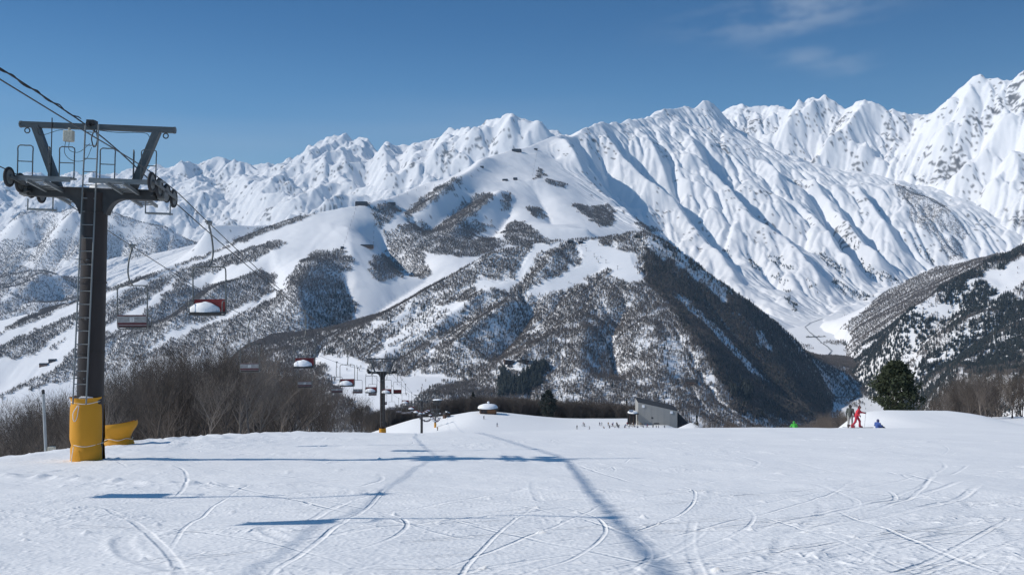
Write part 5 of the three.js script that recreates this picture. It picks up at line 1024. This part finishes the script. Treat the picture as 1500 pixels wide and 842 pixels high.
// river and the weirs across it
{
  const water = new THREE.MeshStandardMaterial({ color: rgb(0.018, 0.026, 0.033), roughness: 0.15 });
  for (const [px, w] of [[[[1246, 588], [1262, 577], [1250, 568], [1236, 557], [1226, 548], [1214, 536], [1208, 528]], 4.5], [[[1208, 528], [1214, 521], [1219, 514], [1213, 508], [1204, 502], [1196, 494], [1186, 486], [1180, 479], [1188, 473], [1205, 467]], 3.2]]) {
    const pts = floor.line(px, 2), v = [], idx = [], crv = new THREE.CatmullRomCurve3(pts.map(p => new THREE.Vector3(p[0], 0, -p[1]))), N = 120;
    for (let k = 0; k <= N; k++) { const p = crv.getPoint(k / N), t = crv.getTangent(k / N), ww = w * (0.7 + 0.5 * hash2(k >> 2, 3, 7)); for (const s of [-1, 1]) { const x = p.x - t.z * s * ww, z = p.z + t.x * s * ww; v.push(x, floor.at(p.x, -p.z) + 0.7, z); } }
    for (let k = 0; k < N; k++) idx.push(2 * k, 2 * k + 1, 2 * k + 2, 2 * k + 1, 2 * k + 3, 2 * k + 2);
    const g = new THREE.BufferGeometry(); g.setAttribute('position', new THREE.Float32BufferAttribute(v, 3)); g.setIndex(idx); g.computeVertexNormals();
    const m = new THREE.Mesh(g, water); m.name = numbered('river'); m.receiveShadow = true; scene.add(m); tag(m, 'narrow dark river winding between snowy flats', null, null, 'structure');
  }
  for (const [px, py, wpx, label] of [[1240, 583, 46, 'grey concrete weir across the lower river'], [1222, 528, 40, 'dark concrete weir across the middle river'], [1196, 494, 30, 'dark low weir across the upper river']]) {
    const p = floor.hit(px, py); if (!p) continue;
    const s = p[1] / F, t = thing('weir', label, 'weir', null, [p[0], floor.at(...p) - 1, -p[1]], 0.05);
    part('sill', box(wpx * s, 5, 3, 0, 2.5, 0, 0.2), M.concrete, t);
    for (let k = 0; k < 4; k++) part('pier', box(3, 8, 5, (k / 3 - 0.5) * wpx * s * 0.8, 4, 0.5, 0.2), M.concrete, t);
  }
}
tick('buildings');

// ------------------------------------------------------------------ people
const SKIN = [0.42, 0.24, 0.16];
function figure(pose, look, res) {
  const J = pose, bones = [], seg = (a, b, ra, rb, part) => bones.push({ a, b, ra, rb, part });
  seg(J.pelvis, J.chest, 0.155, 0.17, 'jacket'); seg(J.chest, J.neck, 0.16, 0.085, 'jacket'); seg(J.shoulderL, J.shoulderR, 0.088, 0.088, 'jacket');
  seg(J.neck, J.head, 0.06, 0.07, 'skin');
  for (const s of ['L', 'R']) {
    seg(J['hip' + s], J['knee' + s], 0.105, 0.078, 'trousers'); seg(J['knee' + s], J['ankle' + s], 0.078, 0.07, 'trousers');
    const k = J['ankle' + s], t = J['toe' + s]; seg([k[0], k[1] + 0.1, k[2]], k, 0.078, 0.07, 'boots'); seg(k, t, 0.062, 0.055, 'boots');
    seg(J['shoulder' + s], J['elbow' + s], 0.075, 0.06, 'jacket'); seg(J['elbow' + s], J['wrist' + s], 0.06, 0.05, 'jacket');
    const e = V3(J['elbow' + s]), w = V3(J['wrist' + s]), d = w.clone().sub(e).normalize(), side = new THREE.Vector3(0, 1, 0).cross(d).normalize(); if (side.length() < 0.5) side.set(1, 0, 0);
    const palm = w.clone().addScaledVector(d, 0.08); seg(w.toArray(), palm.toArray(), 0.036, 0.042, 'gloves');
    const down = side.clone().cross(d);
    for (let f = 0; f < 4; f++) { const root = palm.clone().addScaledVector(side, (f - 1.5) * 0.022), mid = root.clone().addScaledVector(d, 0.045 - Math.abs(f - 1.4) * 0.006).addScaledVector(down, 0.012), tip = mid.clone().addScaledVector(d, 0.018).addScaledVector(down, 0.036); seg(root.toArray(), mid.toArray(), 0.013, 0.012, 'gloves'); seg(mid.toArray(), tip.toArray(), 0.012, 0.011, 'gloves'); }
    const th = w.clone().addScaledVector(d, 0.03).addScaledVector(side, 0.035), tt = th.clone().addScaledVector(d, 0.045).addScaledVector(side, 0.025); seg(th.toArray(), tt.toArray(), 0.015, 0.012, 'gloves');
  }
  const H = V3(J.head), size = 1.02, cx = J.pelvis[0], cy = 0.92, cz = J.pelvis[2], face = V3(J.face).normalize();
  const mc = new MarchingCubes(res, new THREE.MeshStandardMaterial(), false, false, 60000);
  const dist = (p, q) => { const ax = q.a[0], ay = q.a[1], az = q.a[2], bx = q.b[0] - ax, by = q.b[1] - ay, bz = q.b[2] - az, l = bx * bx + by * by + bz * bz || 1e-9, t = clamp(((p.x - ax) * bx + (p.y - ay) * by + (p.z - az) * bz) / l), x = p.x - ax - bx * t, y = p.y - ay - by * t, z = p.z - az - bz * t; return Math.sqrt(x * x + y * y + z * z) - mix(q.ra, q.rb, t); };
  const p = new THREE.Vector3(), rel = new THREE.Vector3();
  const headField = () => { rel.copy(p).sub(H); const f = rel.dot(face), u = rel.y; const skull = Math.hypot(rel.x, rel.y * 0.86, rel.z) - 0.115; const nose = Math.hypot(rel.x - face.x * 0.115, rel.y + 0.01, rel.z - face.z * 0.115) - 0.02; return Math.min(skull, nose + 0.004); };
  const fingerless = bones.filter(b => b.ra > 0.02), fingers = bones.filter(b => b.ra <= 0.02);
  for (let k = 0; k < res; k++) for (let j = 0; j < res; j++) for (let i = 0; i < res; i++) {
    p.set((i / (res / 2) - 1) * size + cx, (j / (res / 2) - 1) * size + cy, (k / (res / 2) - 1) * size + cz);
    let d = headField();
    for (const b of fingerless) { const q = dist(p, b), h = clamp(0.5 + 0.5 * (d - q) / 0.045); d = mix(d, q, h) - 0.045 * h * (1 - h); }
    for (const b of fingers) d = Math.min(d, dist(p, b));
    mc.field[i + j * res + k * res * res] = -d;
  }
  mc.isolation = 0; mc.update();
  const n = mc.count, g = new THREE.BufferGeometry(), pos = new Float32Array(n * 3), nor = new Float32Array(n * 3), col = new Float32Array(n * 3);
  for (let v = 0; v < n; v++) {
    p.set(mc.positionArray[v * 3] * size + cx, mc.positionArray[v * 3 + 1] * size + cy, mc.positionArray[v * 3 + 2] * size + cz);
    pos.set([p.x, p.y, p.z], v * 3); nor.set([mc.normalArray[v * 3], mc.normalArray[v * 3 + 1], mc.normalArray[v * 3 + 2]], v * 3);
    let best = headField(), what = 'head';
    for (const b of bones) { const q = dist(p, b); if (q < best) { best = q; what = b.part; } }
    if (what === 'head') { rel.copy(p).sub(H); const f = rel.dot(face); what = rel.y > 0.055 || f < 0.0 ? 'hat' : f > 0.05 && rel.y > -0.005 ? 'goggles' : f > 0.02 ? 'skin' : 'hat'; }
    col.set(look[what] ?? SKIN, v * 3);
  }
  g.setAttribute('position', new THREE.BufferAttribute(pos, 3)); g.setAttribute('normal', new THREE.BufferAttribute(nor, 3)); g.setAttribute('color', new THREE.BufferAttribute(col, 3));
  return g;
}
const cloth = new THREE.MeshStandardMaterial({ vertexColors: true, roughness: 0.8 });
const stand = (o = {}) => ({ pelvis: [0, 0.96, 0], chest: [0, 1.25, 0.01], neck: [0, 1.46, 0.01], head: [0, 1.63, 0.03], face: [0, 0, 1], shoulderL: [-0.18, 1.4, 0], shoulderR: [0.18, 1.4, 0], elbowL: [-0.27, 1.14, 0.0], elbowR: [0.27, 1.14, 0.0], wristL: [-0.27, 0.95, 0.14], wristR: [0.27, 0.95, 0.14], hipL: [-0.1, 0.92, 0], hipR: [0.1, 0.92, 0], kneeL: [-0.12, 0.52, 0.05], kneeR: [0.12, 0.52, 0.05], ankleL: [-0.13, 0.12, 0], ankleR: [0.13, 0.12, 0], toeL: [-0.14, 0.08, 0.17], toeR: [0.14, 0.08, 0.17], ...o });
const stride = stand({ pelvis: [0, 0.90, 0], chest: [0.05, 1.18, 0.1], neck: [0.07, 1.38, 0.15], head: [0.08, 1.54, 0.19], shoulderL: [-0.12, 1.33, 0.13], shoulderR: [0.24, 1.33, 0.13], elbowL: [-0.26, 1.1, 0.05], elbowR: [0.36, 1.14, 0.28], wristL: [-0.3, 0.98, 0.22], wristR: [0.42, 1.1, 0.5], hipL: [-0.1, 0.87, 0], hipR: [0.1, 0.87, 0], kneeL: [-0.2, 0.5, -0.06], kneeR: [0.18, 0.5, 0.2], ankleL: [-0.26, 0.13, -0.3], ankleR: [0.22, 0.12, 0.2], toeL: [-0.27, 0.08, -0.13], toeR: [0.24, 0.08, 0.37] });
const crouch = stand({ pelvis: [0, 0.76, -0.12], chest: [0, 1.02, 0.06], neck: [0, 1.2, 0.14], head: [0, 1.35, 0.2], shoulderL: [-0.18, 1.15, 0.1], shoulderR: [0.18, 1.15, 0.1], elbowL: [-0.3, 0.95, 0.2], elbowR: [0.3, 0.95, 0.2], wristL: [-0.28, 0.9, 0.4], wristR: [0.28, 0.9, 0.4], hipL: [-0.1, 0.73, -0.12], hipR: [0.1, 0.73, -0.12], kneeL: [-0.14, 0.46, 0.16], kneeR: [0.14, 0.46, 0.16] });
const sit = stand({ pelvis: [0, 0.14, 0], chest: [0, 0.42, 0.03], neck: [0, 0.62, 0.05], head: [0, 0.78, 0.08], shoulderL: [-0.18, 0.56, 0.04], shoulderR: [0.18, 0.56, 0.04], elbowL: [-0.28, 0.36, 0.1], elbowR: [0.28, 0.36, 0.1], wristL: [-0.24, 0.3, 0.3], wristR: [0.24, 0.3, 0.3], hipL: [-0.1, 0.13, 0.05], hipR: [0.1, 0.13, 0.05], kneeL: [-0.15, 0.34, 0.4], kneeR: [0.15, 0.34, 0.4], ankleL: [-0.16, 0.1, 0.68], ankleR: [0.16, 0.1, 0.68], toeL: [-0.17, 0.12, 0.85], toeR: [0.17, 0.12, 0.85] });
const skiShape = (() => { const s = new THREE.Shape(); s.moveTo(-0.05, -0.75); s.lineTo(0.05, -0.75); s.lineTo(0.036, 0); s.lineTo(0.055, 0.78); s.quadraticCurveTo(0, 0.98, -0.055, 0.78); s.lineTo(-0.036, 0); const g = new THREE.ExtrudeGeometry(s, { depth: 0.014, bevelEnabled: false }); g.rotateX(Math.PI / 2); const p = g.attributes.position; for (let k = 0; k < p.count; k++) if (p.getZ(k) > 0.7) p.setY(k, p.getY(k) + (p.getZ(k) - 0.7) * 0.4); g.computeVertexNormals(); return g; })();
const skiPaint = [paint(0.05, 0.05, 0.06, 0.4), paint(0.4, 0.05, 0.05, 0.4), paint(0.5, 0.5, 0.5, 0.4)];
const bodyCache = new Map();
function person(poseName, lookName, at, turn, label, group, res = 44, skis = true, poles = false) {
  const pose = { stand: stand(), stride, crouch, sit }[poseName], key = poseName + lookName + res;
  if (!bodyCache.has(key)) bodyCache.set(key, figure(pose, looks[lookName], res));
  const t = thing('person', label, 'person', group, at, turn);
  part('body', bodyCache.get(key), cloth, t);
  if (skis) for (const s of ['L', 'R']) { const k = part('ski', skiShape, skiPaint[lookName.length % 3], t), a = pose['ankle' + s], e = pose['toe' + s]; k.position.set(a[0], 0.03, (a[2] + e[2]) / 2); k.rotation.y = Math.atan2(e[0] - a[0], e[2] - a[2]); }
  if (poles) for (const s of ['L', 'R']) { const w = pose['wrist' + s], e = pose['elbow' + s], d = V3(w).sub(V3(e)).normalize(), h = V3(w).addScaledVector(d, 0.1); part('ski_pole', [rod([h.x, h.y + 0.05, h.z], [h.x + (s === 'L' ? -0.12 : 0.12), 0.02, h.z - 0.1], 0.009, 0.009, 6), rod([h.x, h.y - 0.03, h.z], [h.x, h.y + 0.1, h.z], 0.016, 0.016, 6)], skiPaint[0], t); }
  return t;
}
const hat = [0.03, 0.03, 0.035], gog = [0.02, 0.02, 0.025], glv = [0.03, 0.03, 0.03], boot = [0.06, 0.06, 0.065];
const looks = {
  red: { jacket: [0.55, 0.03, 0.05], trousers: [0.42, 0.02, 0.05], boots: [0.3, 0.05, 0.06], gloves: glv, hat: [0.12, 0.02, 0.03], goggles: gog }, grey: { jacket: [0.07, 0.08, 0.075], trousers: [0.36, 0.36, 0.34], boots: boot, gloves: glv, hat, goggles: gog },
  navy: { jacket: [0.03, 0.04, 0.09], trousers: [0.03, 0.03, 0.04], boots: boot, gloves: glv, hat, goggles: gog }, black: { jacket: [0.025, 0.025, 0.028], trousers: [0.04, 0.04, 0.045], boots: boot, gloves: glv, hat, goggles: gog },
  maroon: { jacket: [0.22, 0.03, 0.05], trousers: [0.04, 0.04, 0.05], boots: boot, gloves: glv, hat, goggles: gog }, blue: { jacket: [0.04, 0.09, 0.3], trousers: [0.05, 0.05, 0.06], boots: boot, gloves: glv, hat: [0.05, 0.06, 0.15], goggles: gog }, brown: { jacket: [0.2, 0.12, 0.05], trousers: [0.07, 0.06, 0.05], boots: boot, gloves: glv, hat, goggles: gog }, pale: { jacket: [0.5, 0.48, 0.45], trousers: [0.08, 0.08, 0.1], boots: boot, gloves: glv, hat: [0.3, 0.3, 0.3], goggles: gog }, green: { jacket: [0.06, 0.42, 0.05], trousers: [0.04, 0.05, 0.05], boots: boot, gloves: glv, hat: [0.05, 0.3, 0.05], goggles: gog },
};
const onSnow = (px, d) => { const x = (px - CX) / F * d; return [x, ground(x, d) + 0.02, -d]; };
person('stride', 'red', onSnow(1256.5, 65.2), 1.1, 'person in red ski suit striding with one arm held out', null, 80, true, true);
person('stand', 'grey', onSnow(1247, 65.6), 2.6, 'person in grey jacket and pale trousers standing close behind the red skier', null, 80, true, false);
person('sit', 'blue', onSnow(1287, 71), 2.2, 'person in blue sitting low on the snow below the evergreen', null, 48, false);
person('crouch', 'green', onSnow(1165, 80), 3.0, 'person in bright green, mostly hidden below the piste edge by the scrub', null, 48, true);
{
  const names = ['navy', 'black', 'maroon', 'black', 'navy', 'brown', 'blue', 'black', 'pale'], words = { navy: 'navy ski clothes', black: 'black ski clothes', maroon: 'a maroon jacket', brown: 'a brown jacket', blue: 'a blue jacket', pale: 'a pale jacket' };
  const r = rng(5);
  [[217, 470], [230, 515], [160, 555], [275, 550], [388, 475], [368, 490], [447, 470], [460, 425], [492, 445], [487, 515], [525, 500], [545, 525], [508, 550], [540, 555], [460, 560], [408, 562], [597, 550], [602, 525], [620, 495], [637, 545], [655, 510], [670, 500], [690, 515], [717, 530], [745, 510], [757, 515], [795, 525], [808, 520], [858, 545], [890, 540], [908, 545], [965, 545], [770, 530], [680, 520], [530, 520]].forEach(([zx, zy], k) => {
    const px = 820 + zx / 6.25, foot = 540 + (zy + 17) / 6.25, hit = foot < 627 ? groundHit(px, foot) : null, d = hit && hit[1] > 250 ? hit[1] : 364 + 9 * r(), look = names[(k * 5 + 2) % names.length];
    const crowd = px > 895;
    person(['stand', 'stride', 'stand', 'crouch'][k % 4], look, onSnow(px, Math.min(d, 388)), r() * 6.283, crowd ? `tiny person in ${words[look]} in the crowd by the grey building` : `tiny person in ${words[look]} on the slope left of the crowd`, crowd ? 'crowd by the grey building' : 'people on the slope left of the crowd', 32);
  });
  for (const [px, py, pose, look, label] of [[708.5, 614, 'crouch', 'black', 'tiny person in black just below the snow roofed hut'], [728, 625, 'stride', 'navy', 'tiny person in navy alone on the open slope below the hut'], [640.5, 631, 'stand', 'brown', 'tiny person in brown beside the orange padded far tower']]) { const h = groundHit(px, py); const d = h && h[1] > 150 ? h[1] : 385; person(pose, look, onSnow(px, d), 2.5, label, null, 40); }
}
tick('people');
// ------------------------------------------------------------------ trees near the piste
const bark = new THREE.MeshStandardMaterial({ color: rgb(0.085, 0.068, 0.055), roughness: 0.95 });
function bareTree(seed, spread = 1, twigs = 1) {                       // leafless broadleaf tree, 10 m tall: forked limbs down to twigs
  const r = rng(seed), crown = [], trunk = []; let v = trunk;
  function limb(a, b, ra, rb, sides) {
    const A = V3(a), B = V3(b), z = B.clone().sub(A).normalize(), x = new THREE.Vector3(0.3, 0.1, 1).cross(z).normalize(), y = z.clone().cross(x);
    const ring = (c, q) => Array.from({ length: sides }, (_, k) => { const t = k / sides * 6.283; return c.clone().addScaledVector(x, Math.cos(t) * q).addScaledVector(y, Math.sin(t) * q); });
    const p = ring(A, ra), s = ring(B, rb);
    for (let k = 0; k < sides; k++) { const m = (k + 1) % sides; for (const c of [p[k], p[m], s[k], p[m], s[m], s[k]]) v.push(c.x, c.y, c.z); }
  }
  function twig(a, dir, len) { const b = [a[0] + dir[0] * len, a[1] + dir[1] * len, a[2] + dir[2] * len], s = [dir[2], 0.1 * (r() - 0.5), -dir[0]]; const l = Math.hypot(...s) || 1; sliver(v, a, b, 0.011, s.map(q => q / l)); return b; }
  const norm = d => { const l = Math.hypot(...d) || 1; return d.map(q => q / l); };
  function grow(a, dir, len, rad, level) {
    const was = v; v = level ? crown : trunk;
    const n = level === 0 ? 5 : level < 3 ? 3 : 2; let p = a, d = dir;
    for (let k = 0; k < n; k++) {
      d = norm([d[0] + (r() - 0.5) * 0.34, d[1] + (level ? 0.09 : 0.03) + (r() - 0.5) * 0.2, d[2] + (r() - 0.5) * 0.34]);
      const q = [p[0] + d[0] * len / n, p[1] + d[1] * len / n, p[2] + d[2] * len / n], r0 = rad * (1 - 0.62 * k / n), r1 = rad * (1 - 0.62 * (k + 1) / n);
      limb(p, q, r0, r1, level < 2 ? 5 : 3);
      if (level < 3) {
        const kids = level === 0 ? (k < 2 ? (k === 1 && r() < 0.6 ? 1 : 0) : 2) : level === 1 ? 2 : 2;
        for (let c = 0; c < kids; c++) {
          const az = r() * 6.283, tilt = (0.55 + 0.45 * r()) * spread, side = norm([Math.cos(az), 0.15, Math.sin(az)]);
          const cd = norm([d[0] + side[0] * tilt, d[1] + side[1] * tilt * 0.3, d[2] + side[2] * tilt]);
          grow(q, cd, len * (0.5 + 0.16 * r()), r1 * (0.55 + 0.15 * r()), level + 1);
        }
      }
      if (level >= 2) for (let c = 0; c < 2 * twigs; c++) { const az = r() * 6.283; twig(q, norm([d[0] + Math.cos(az) * 0.8, d[1] + 0.5 * r(), d[2] + Math.sin(az) * 0.8]), 0.4 + 0.7 * r()); }
      p = q;
    }
    if (level < 3) grow(p, d, len * 0.55, rad * 0.36, level + 1 + (level < 2 ? 0 : 1));
    v = was;
  }
  grow([0, -0.6, 0], norm([(r() - 0.5) * 0.15, 1, (r() - 0.5) * 0.15]), 6.0, 0.16, 0);
  const g = [fromTriangles(trunk), fromTriangles(crown)]; g[1].computeBoundingBox(); const s = 10 / g[1].boundingBox.max.y; for (const q of g) q.scale(s, s, s);
  return g;
}
const treeShapes = [1, 2, 3, 4, 5, 6, 7].map(k => bareTree(500 + k * 13, [0.8, 1, 1.2, 0.65, 0.9, 1.1, 0.75][k - 1]));
console.log('tree triangles', treeShapes.map(g => g[1].attributes.position.count / 3).join(' '));
const barks = [[0.088, 0.073, 0.062], [0.125, 0.104, 0.09], [0.064, 0.054, 0.048], [0.19, 0.165, 0.145]].map(c => new THREE.MeshStandardMaterial({ color: rgb(...c), roughness: 0.95 }));
function plantTree(x, d, height, r, label, group) {
  const k = (r() * treeShapes.length) | 0, t = thing('bare_tree', label, 'tree', group, [x, ground(x, d) - 0.1, -d], r() * 6.283);
  const s = height / 10, b = barks[(r() * 4) | 0]; t.scale.set(s * (0.85 + 0.4 * r()), s, s * (0.85 + 0.4 * r())); part('trunk', treeShapes[k][0], b, t); part('crown', treeShapes[k][1], b, t);
  return t;
}
{ // the wood left of the piste: no tree taller than the photograph's canopy line above its foot
  const canopy = curve([[-60, 600], [0, 588], [60, 574], [110, 558], [170, 528], [230, 500], [300, 484], [340, 478], [400, 500], [440, 528], [480, 546], [520, 572], [560, 590], [600, 600], [640, 598], [700, 588]]);
  const r = rng(77), spots = [];
  for (let k = 0; k < 5200 && spots.length < 215; k++) {
    const d = 36 + 150 * Math.pow(r(), 1.4), px = -30 + 640 * r(), x = (px - CX) / F * d, e = leftEdge(d) - x;
    if (e < 1.0 + 2 * r() || (px > 540 && d < 120)) continue;
    if (Math.abs(x - liftX(d)) < 4.5) continue;
    const y = ground(x, d), top = P(px, canopy(px) - 8 + (r() * r()) * 85, d)[1], h = Math.min(top - y, 15.5);
    if (h < 4.5) continue;
    if (spots.some(s => Math.hypot(s[0] - x, s[1] - d) < 1.3)) continue;
    spots.push([x, d, h]);
  }
  for (const [x, d, h] of spots) plantTree(x, d, h, r, h > 11 ? 'tall leafless brown tree in the wood left of the piste' : 'slender leafless brown tree in the wood left of the piste', h > 11 ? 'tall trees of the wood left of the piste' : 'slender trees of the wood left of the piste');
  console.log('left wood', spots.length);
}
{ // trees at the right edge, beyond the shelf
  const canopy = curve([[1340, 572], [1372, 560], [1400, 545], [1450, 532], [1500, 520], [1560, 515]]), r = rng(78); let n = 0;
  for (let k = 0; k < 900 && n < 60; k++) {
    const d = 106 + 60 * r(), px = 1366 + 170 * r(), x = (px - CX) / F * d, y = ground(x, d), h = P(px, canopy(px) + 26 * r(), d)[1] - y;
    if (h < 4.5 || h > 15 || (px < 1410 && d < 118)) continue;
    plantTree(x, d, h, r, 'leafless brown tree along the snowy shelf right of the evergreen', 'trees right of the evergreen'); n++;
  }
  // scrub below the edge, in front of the shaded flank
  n = 0;
  for (let k = 0; k < 3000 && n < 46; k++) {
    const d = 88 + 70 * r(), px = 1030 + 215 * r(), x = (px - CX) / F * d, y = ground(x, d), h = P(px, 611 - 16 * smooth(1150, 1215, px) + 14 * r(), d)[1] - y;
    if (h < 1.5 || h > 13 || (x > 27 && d < 104)) continue;
    plantTree(x, d, h, r, 'leafless brown scrub tree poking up behind the edge of the piste', 'scrub below the edge of the piste'); n++;
  }
}
{ // brown wood beyond the end of the piste
  const r = rng(79), spots = [], band = curve([[560, 596], [620, 588], [660, 580], [700, 576], [760, 578], [840, 582], [900, 586], [960, 592], [1060, 600], [1240, 606]]);
  for (let k = 0; k < 9000 && spots.length < 1500; k++) {
    const d = 436 + 170 * r(), px = 540 + 720 * r(), x = (px - CX) / F * d, y = ground(x, d), h = P(px, band(px) + 14 * r() * r(), d)[1] - y;
    if (h < 4 || h > 22 || (d < 450 && x < 60 && x > -60)) continue;
    spots.push([x, y, -d, h, r() * 6.283, r()]);
  }
  for (let q = 0; q < 3; q++) {
    const mine = spots.filter((_, k) => k % 3 === q), m = new THREE.InstancedMesh(mergeGeometries(treeShapes[q * 2]), barks[q], mine.length), X = new THREE.Matrix4(), Q = new THREE.Quaternion();
    mine.forEach((s, k) => m.setMatrixAt(k, X.compose(new THREE.Vector3(s[0], s[1], s[2]), Q.setFromAxisAngle(new THREE.Vector3(0, 1, 0), s[4]), new THREE.Vector3(s[3] / 10, s[3] / 10, s[3] / 10))));
    m.name = numbered('bare_woodland'); m.castShadow = m.receiveShadow = true; scene.add(m);
    tag(m, 'band of brown leafless wood beyond the end of the piste', null, null, 'stuff');
  }
  console.log('end wood', spots.length);
}
// evergreens with leaf clumps
function evergreen(seed, w, h, trunk, clumps, shape, leaf = 0.16) {
  const r = rng(seed), wood = [], v = [];
  for (let k = 0; k < clumps; k++) {
    const t = Math.pow(r(), 0.8), R = shape(t) * w / 2, a = r() * 6.283, q = R * Math.sqrt(0.25 + 0.75 * r()) * (0.78 + 0.62 * noise(Math.cos(a) * 1.6 + seed, Math.sin(a) * 1.6 + t * 5, seed)), c = [Math.cos(a) * q, trunk + t * (h - trunk), Math.sin(a) * q], cr = (0.22 + 0.3 * r()) * w / 6;
    if (k % 5 === 0) { const b = [0, Math.max(trunk * 0.6, c[1] - 0.35 * q - 0.3), 0]; sliver(wood, b, c, 0.04, [Math.sin(a), 0, -Math.cos(a)]); sliver(wood, b, c, 0.04, [0, 1, 0]); }
    for (let n = 0; n < 30; n++) {
      const d = new THREE.Vector3(r() - 0.5, (r() - 0.5) * 0.75, r() - 0.5).normalize().multiplyScalar(cr * Math.cbrt(r())), p = [c[0] + d.x, c[1] + d.y, c[2] + d.z], e = () => (r() - 0.5) * leaf * 2 * w / 6;
      v.push(p[0] + e(), p[1] + e(), p[2] + e(), p[0] + e(), p[1] + e(), p[2] + e(), p[0] + e(), p[1] + e() + leaf * 0.3, p[2] + e());
    }
  }
  return { crown: fromTriangles(v), wood: fromTriangles(wood) };
}
const leafDark = new THREE.MeshStandardMaterial({ color: rgb(0.030, 0.042, 0.018), roughness: 0.85 }), leafBlack = new THREE.MeshStandardMaterial({ color: rgb(0.018, 0.026, 0.020), roughness: 0.9 });
{
  const d = 96, p = P(1313, 606, d), x = p[0], y = ground(x, d), t = thing('evergreen_tree', 'broad dark green evergreen standing alone on the snowy mound', 'tree', null, [x, y - 0.1, -d], 0.4);
  const g = evergreen(9, 6.8, 6.0, 0.7, 340, q => Math.pow(Math.sin(Math.PI * (0.16 + 0.80 * q)), 0.8) * (1.02 - 0.28 * q), 0.17);
  part('crown', g.crown, leafDark, t); part('limbs', g.wood, barks[2], t);
  for (const [dx, dz, lx] of [[0, 0, 0.2], [-0.55, 0.2, -0.5], [0.9, -0.1, 0.7]]) part('trunk', tube([[dx * 1.6, -0.3, dz], [dx * 1.3, 0.6, dz], [dx + lx * 0.3, 1.8, dz], [lx * 0.5, 3.6, 0]], 0.11, 12, 7), barks[2], t);
}
function conifer(seed, w, h) { return evergreen(seed, w, h, h * 0.05, 260, q => Math.pow(1 - q, 0.75) * (0.9 + 0.2 * Math.sin(q * 40)) + 0.05, 0.2); }
for (const [px, py, d, wpx, hpx, label, round] of [
  [803, 604, 440, 31, 32, 'dense dark rounded evergreen at the far end of the piste', 1], [1021, 628, 415, 14, 20, 'small dark conifer just right of the grey building', 0], [918, 598, 470, 9, 16, 'thin dark conifer behind the annex of the grey building', 0], [965, 596, 500, 12, 18, 'dark conifer showing above the grey building roof', 0], [693, 590, 460, 13, 16, 'dark shrubby evergreen left of the snow roofed hut', 1],
]) {
  const q = P(px, py, d), y = Math.min(ground(q[0], d), q[1]), w = wpx * d / F, h = P(px, py - hpx, d)[1] - y;
  const t = thing('evergreen_tree', label, 'tree', null, [q[0], y, -d], px), g = round ? evergreen(px, w, h, h * 0.04, 260, s => Math.pow(Math.sin(Math.PI * (0.2 + 0.79 * s)), 0.7), 0.2) : conifer(px, w, h);
  part('crown', g.crown, leafBlack, t); part('trunk', rod([0, -0.3, 0], [0, h * 0.6, 0], 0.25, 0.08), barks[2], t);
}
tick('trees');
renderer.render(scene, camera);
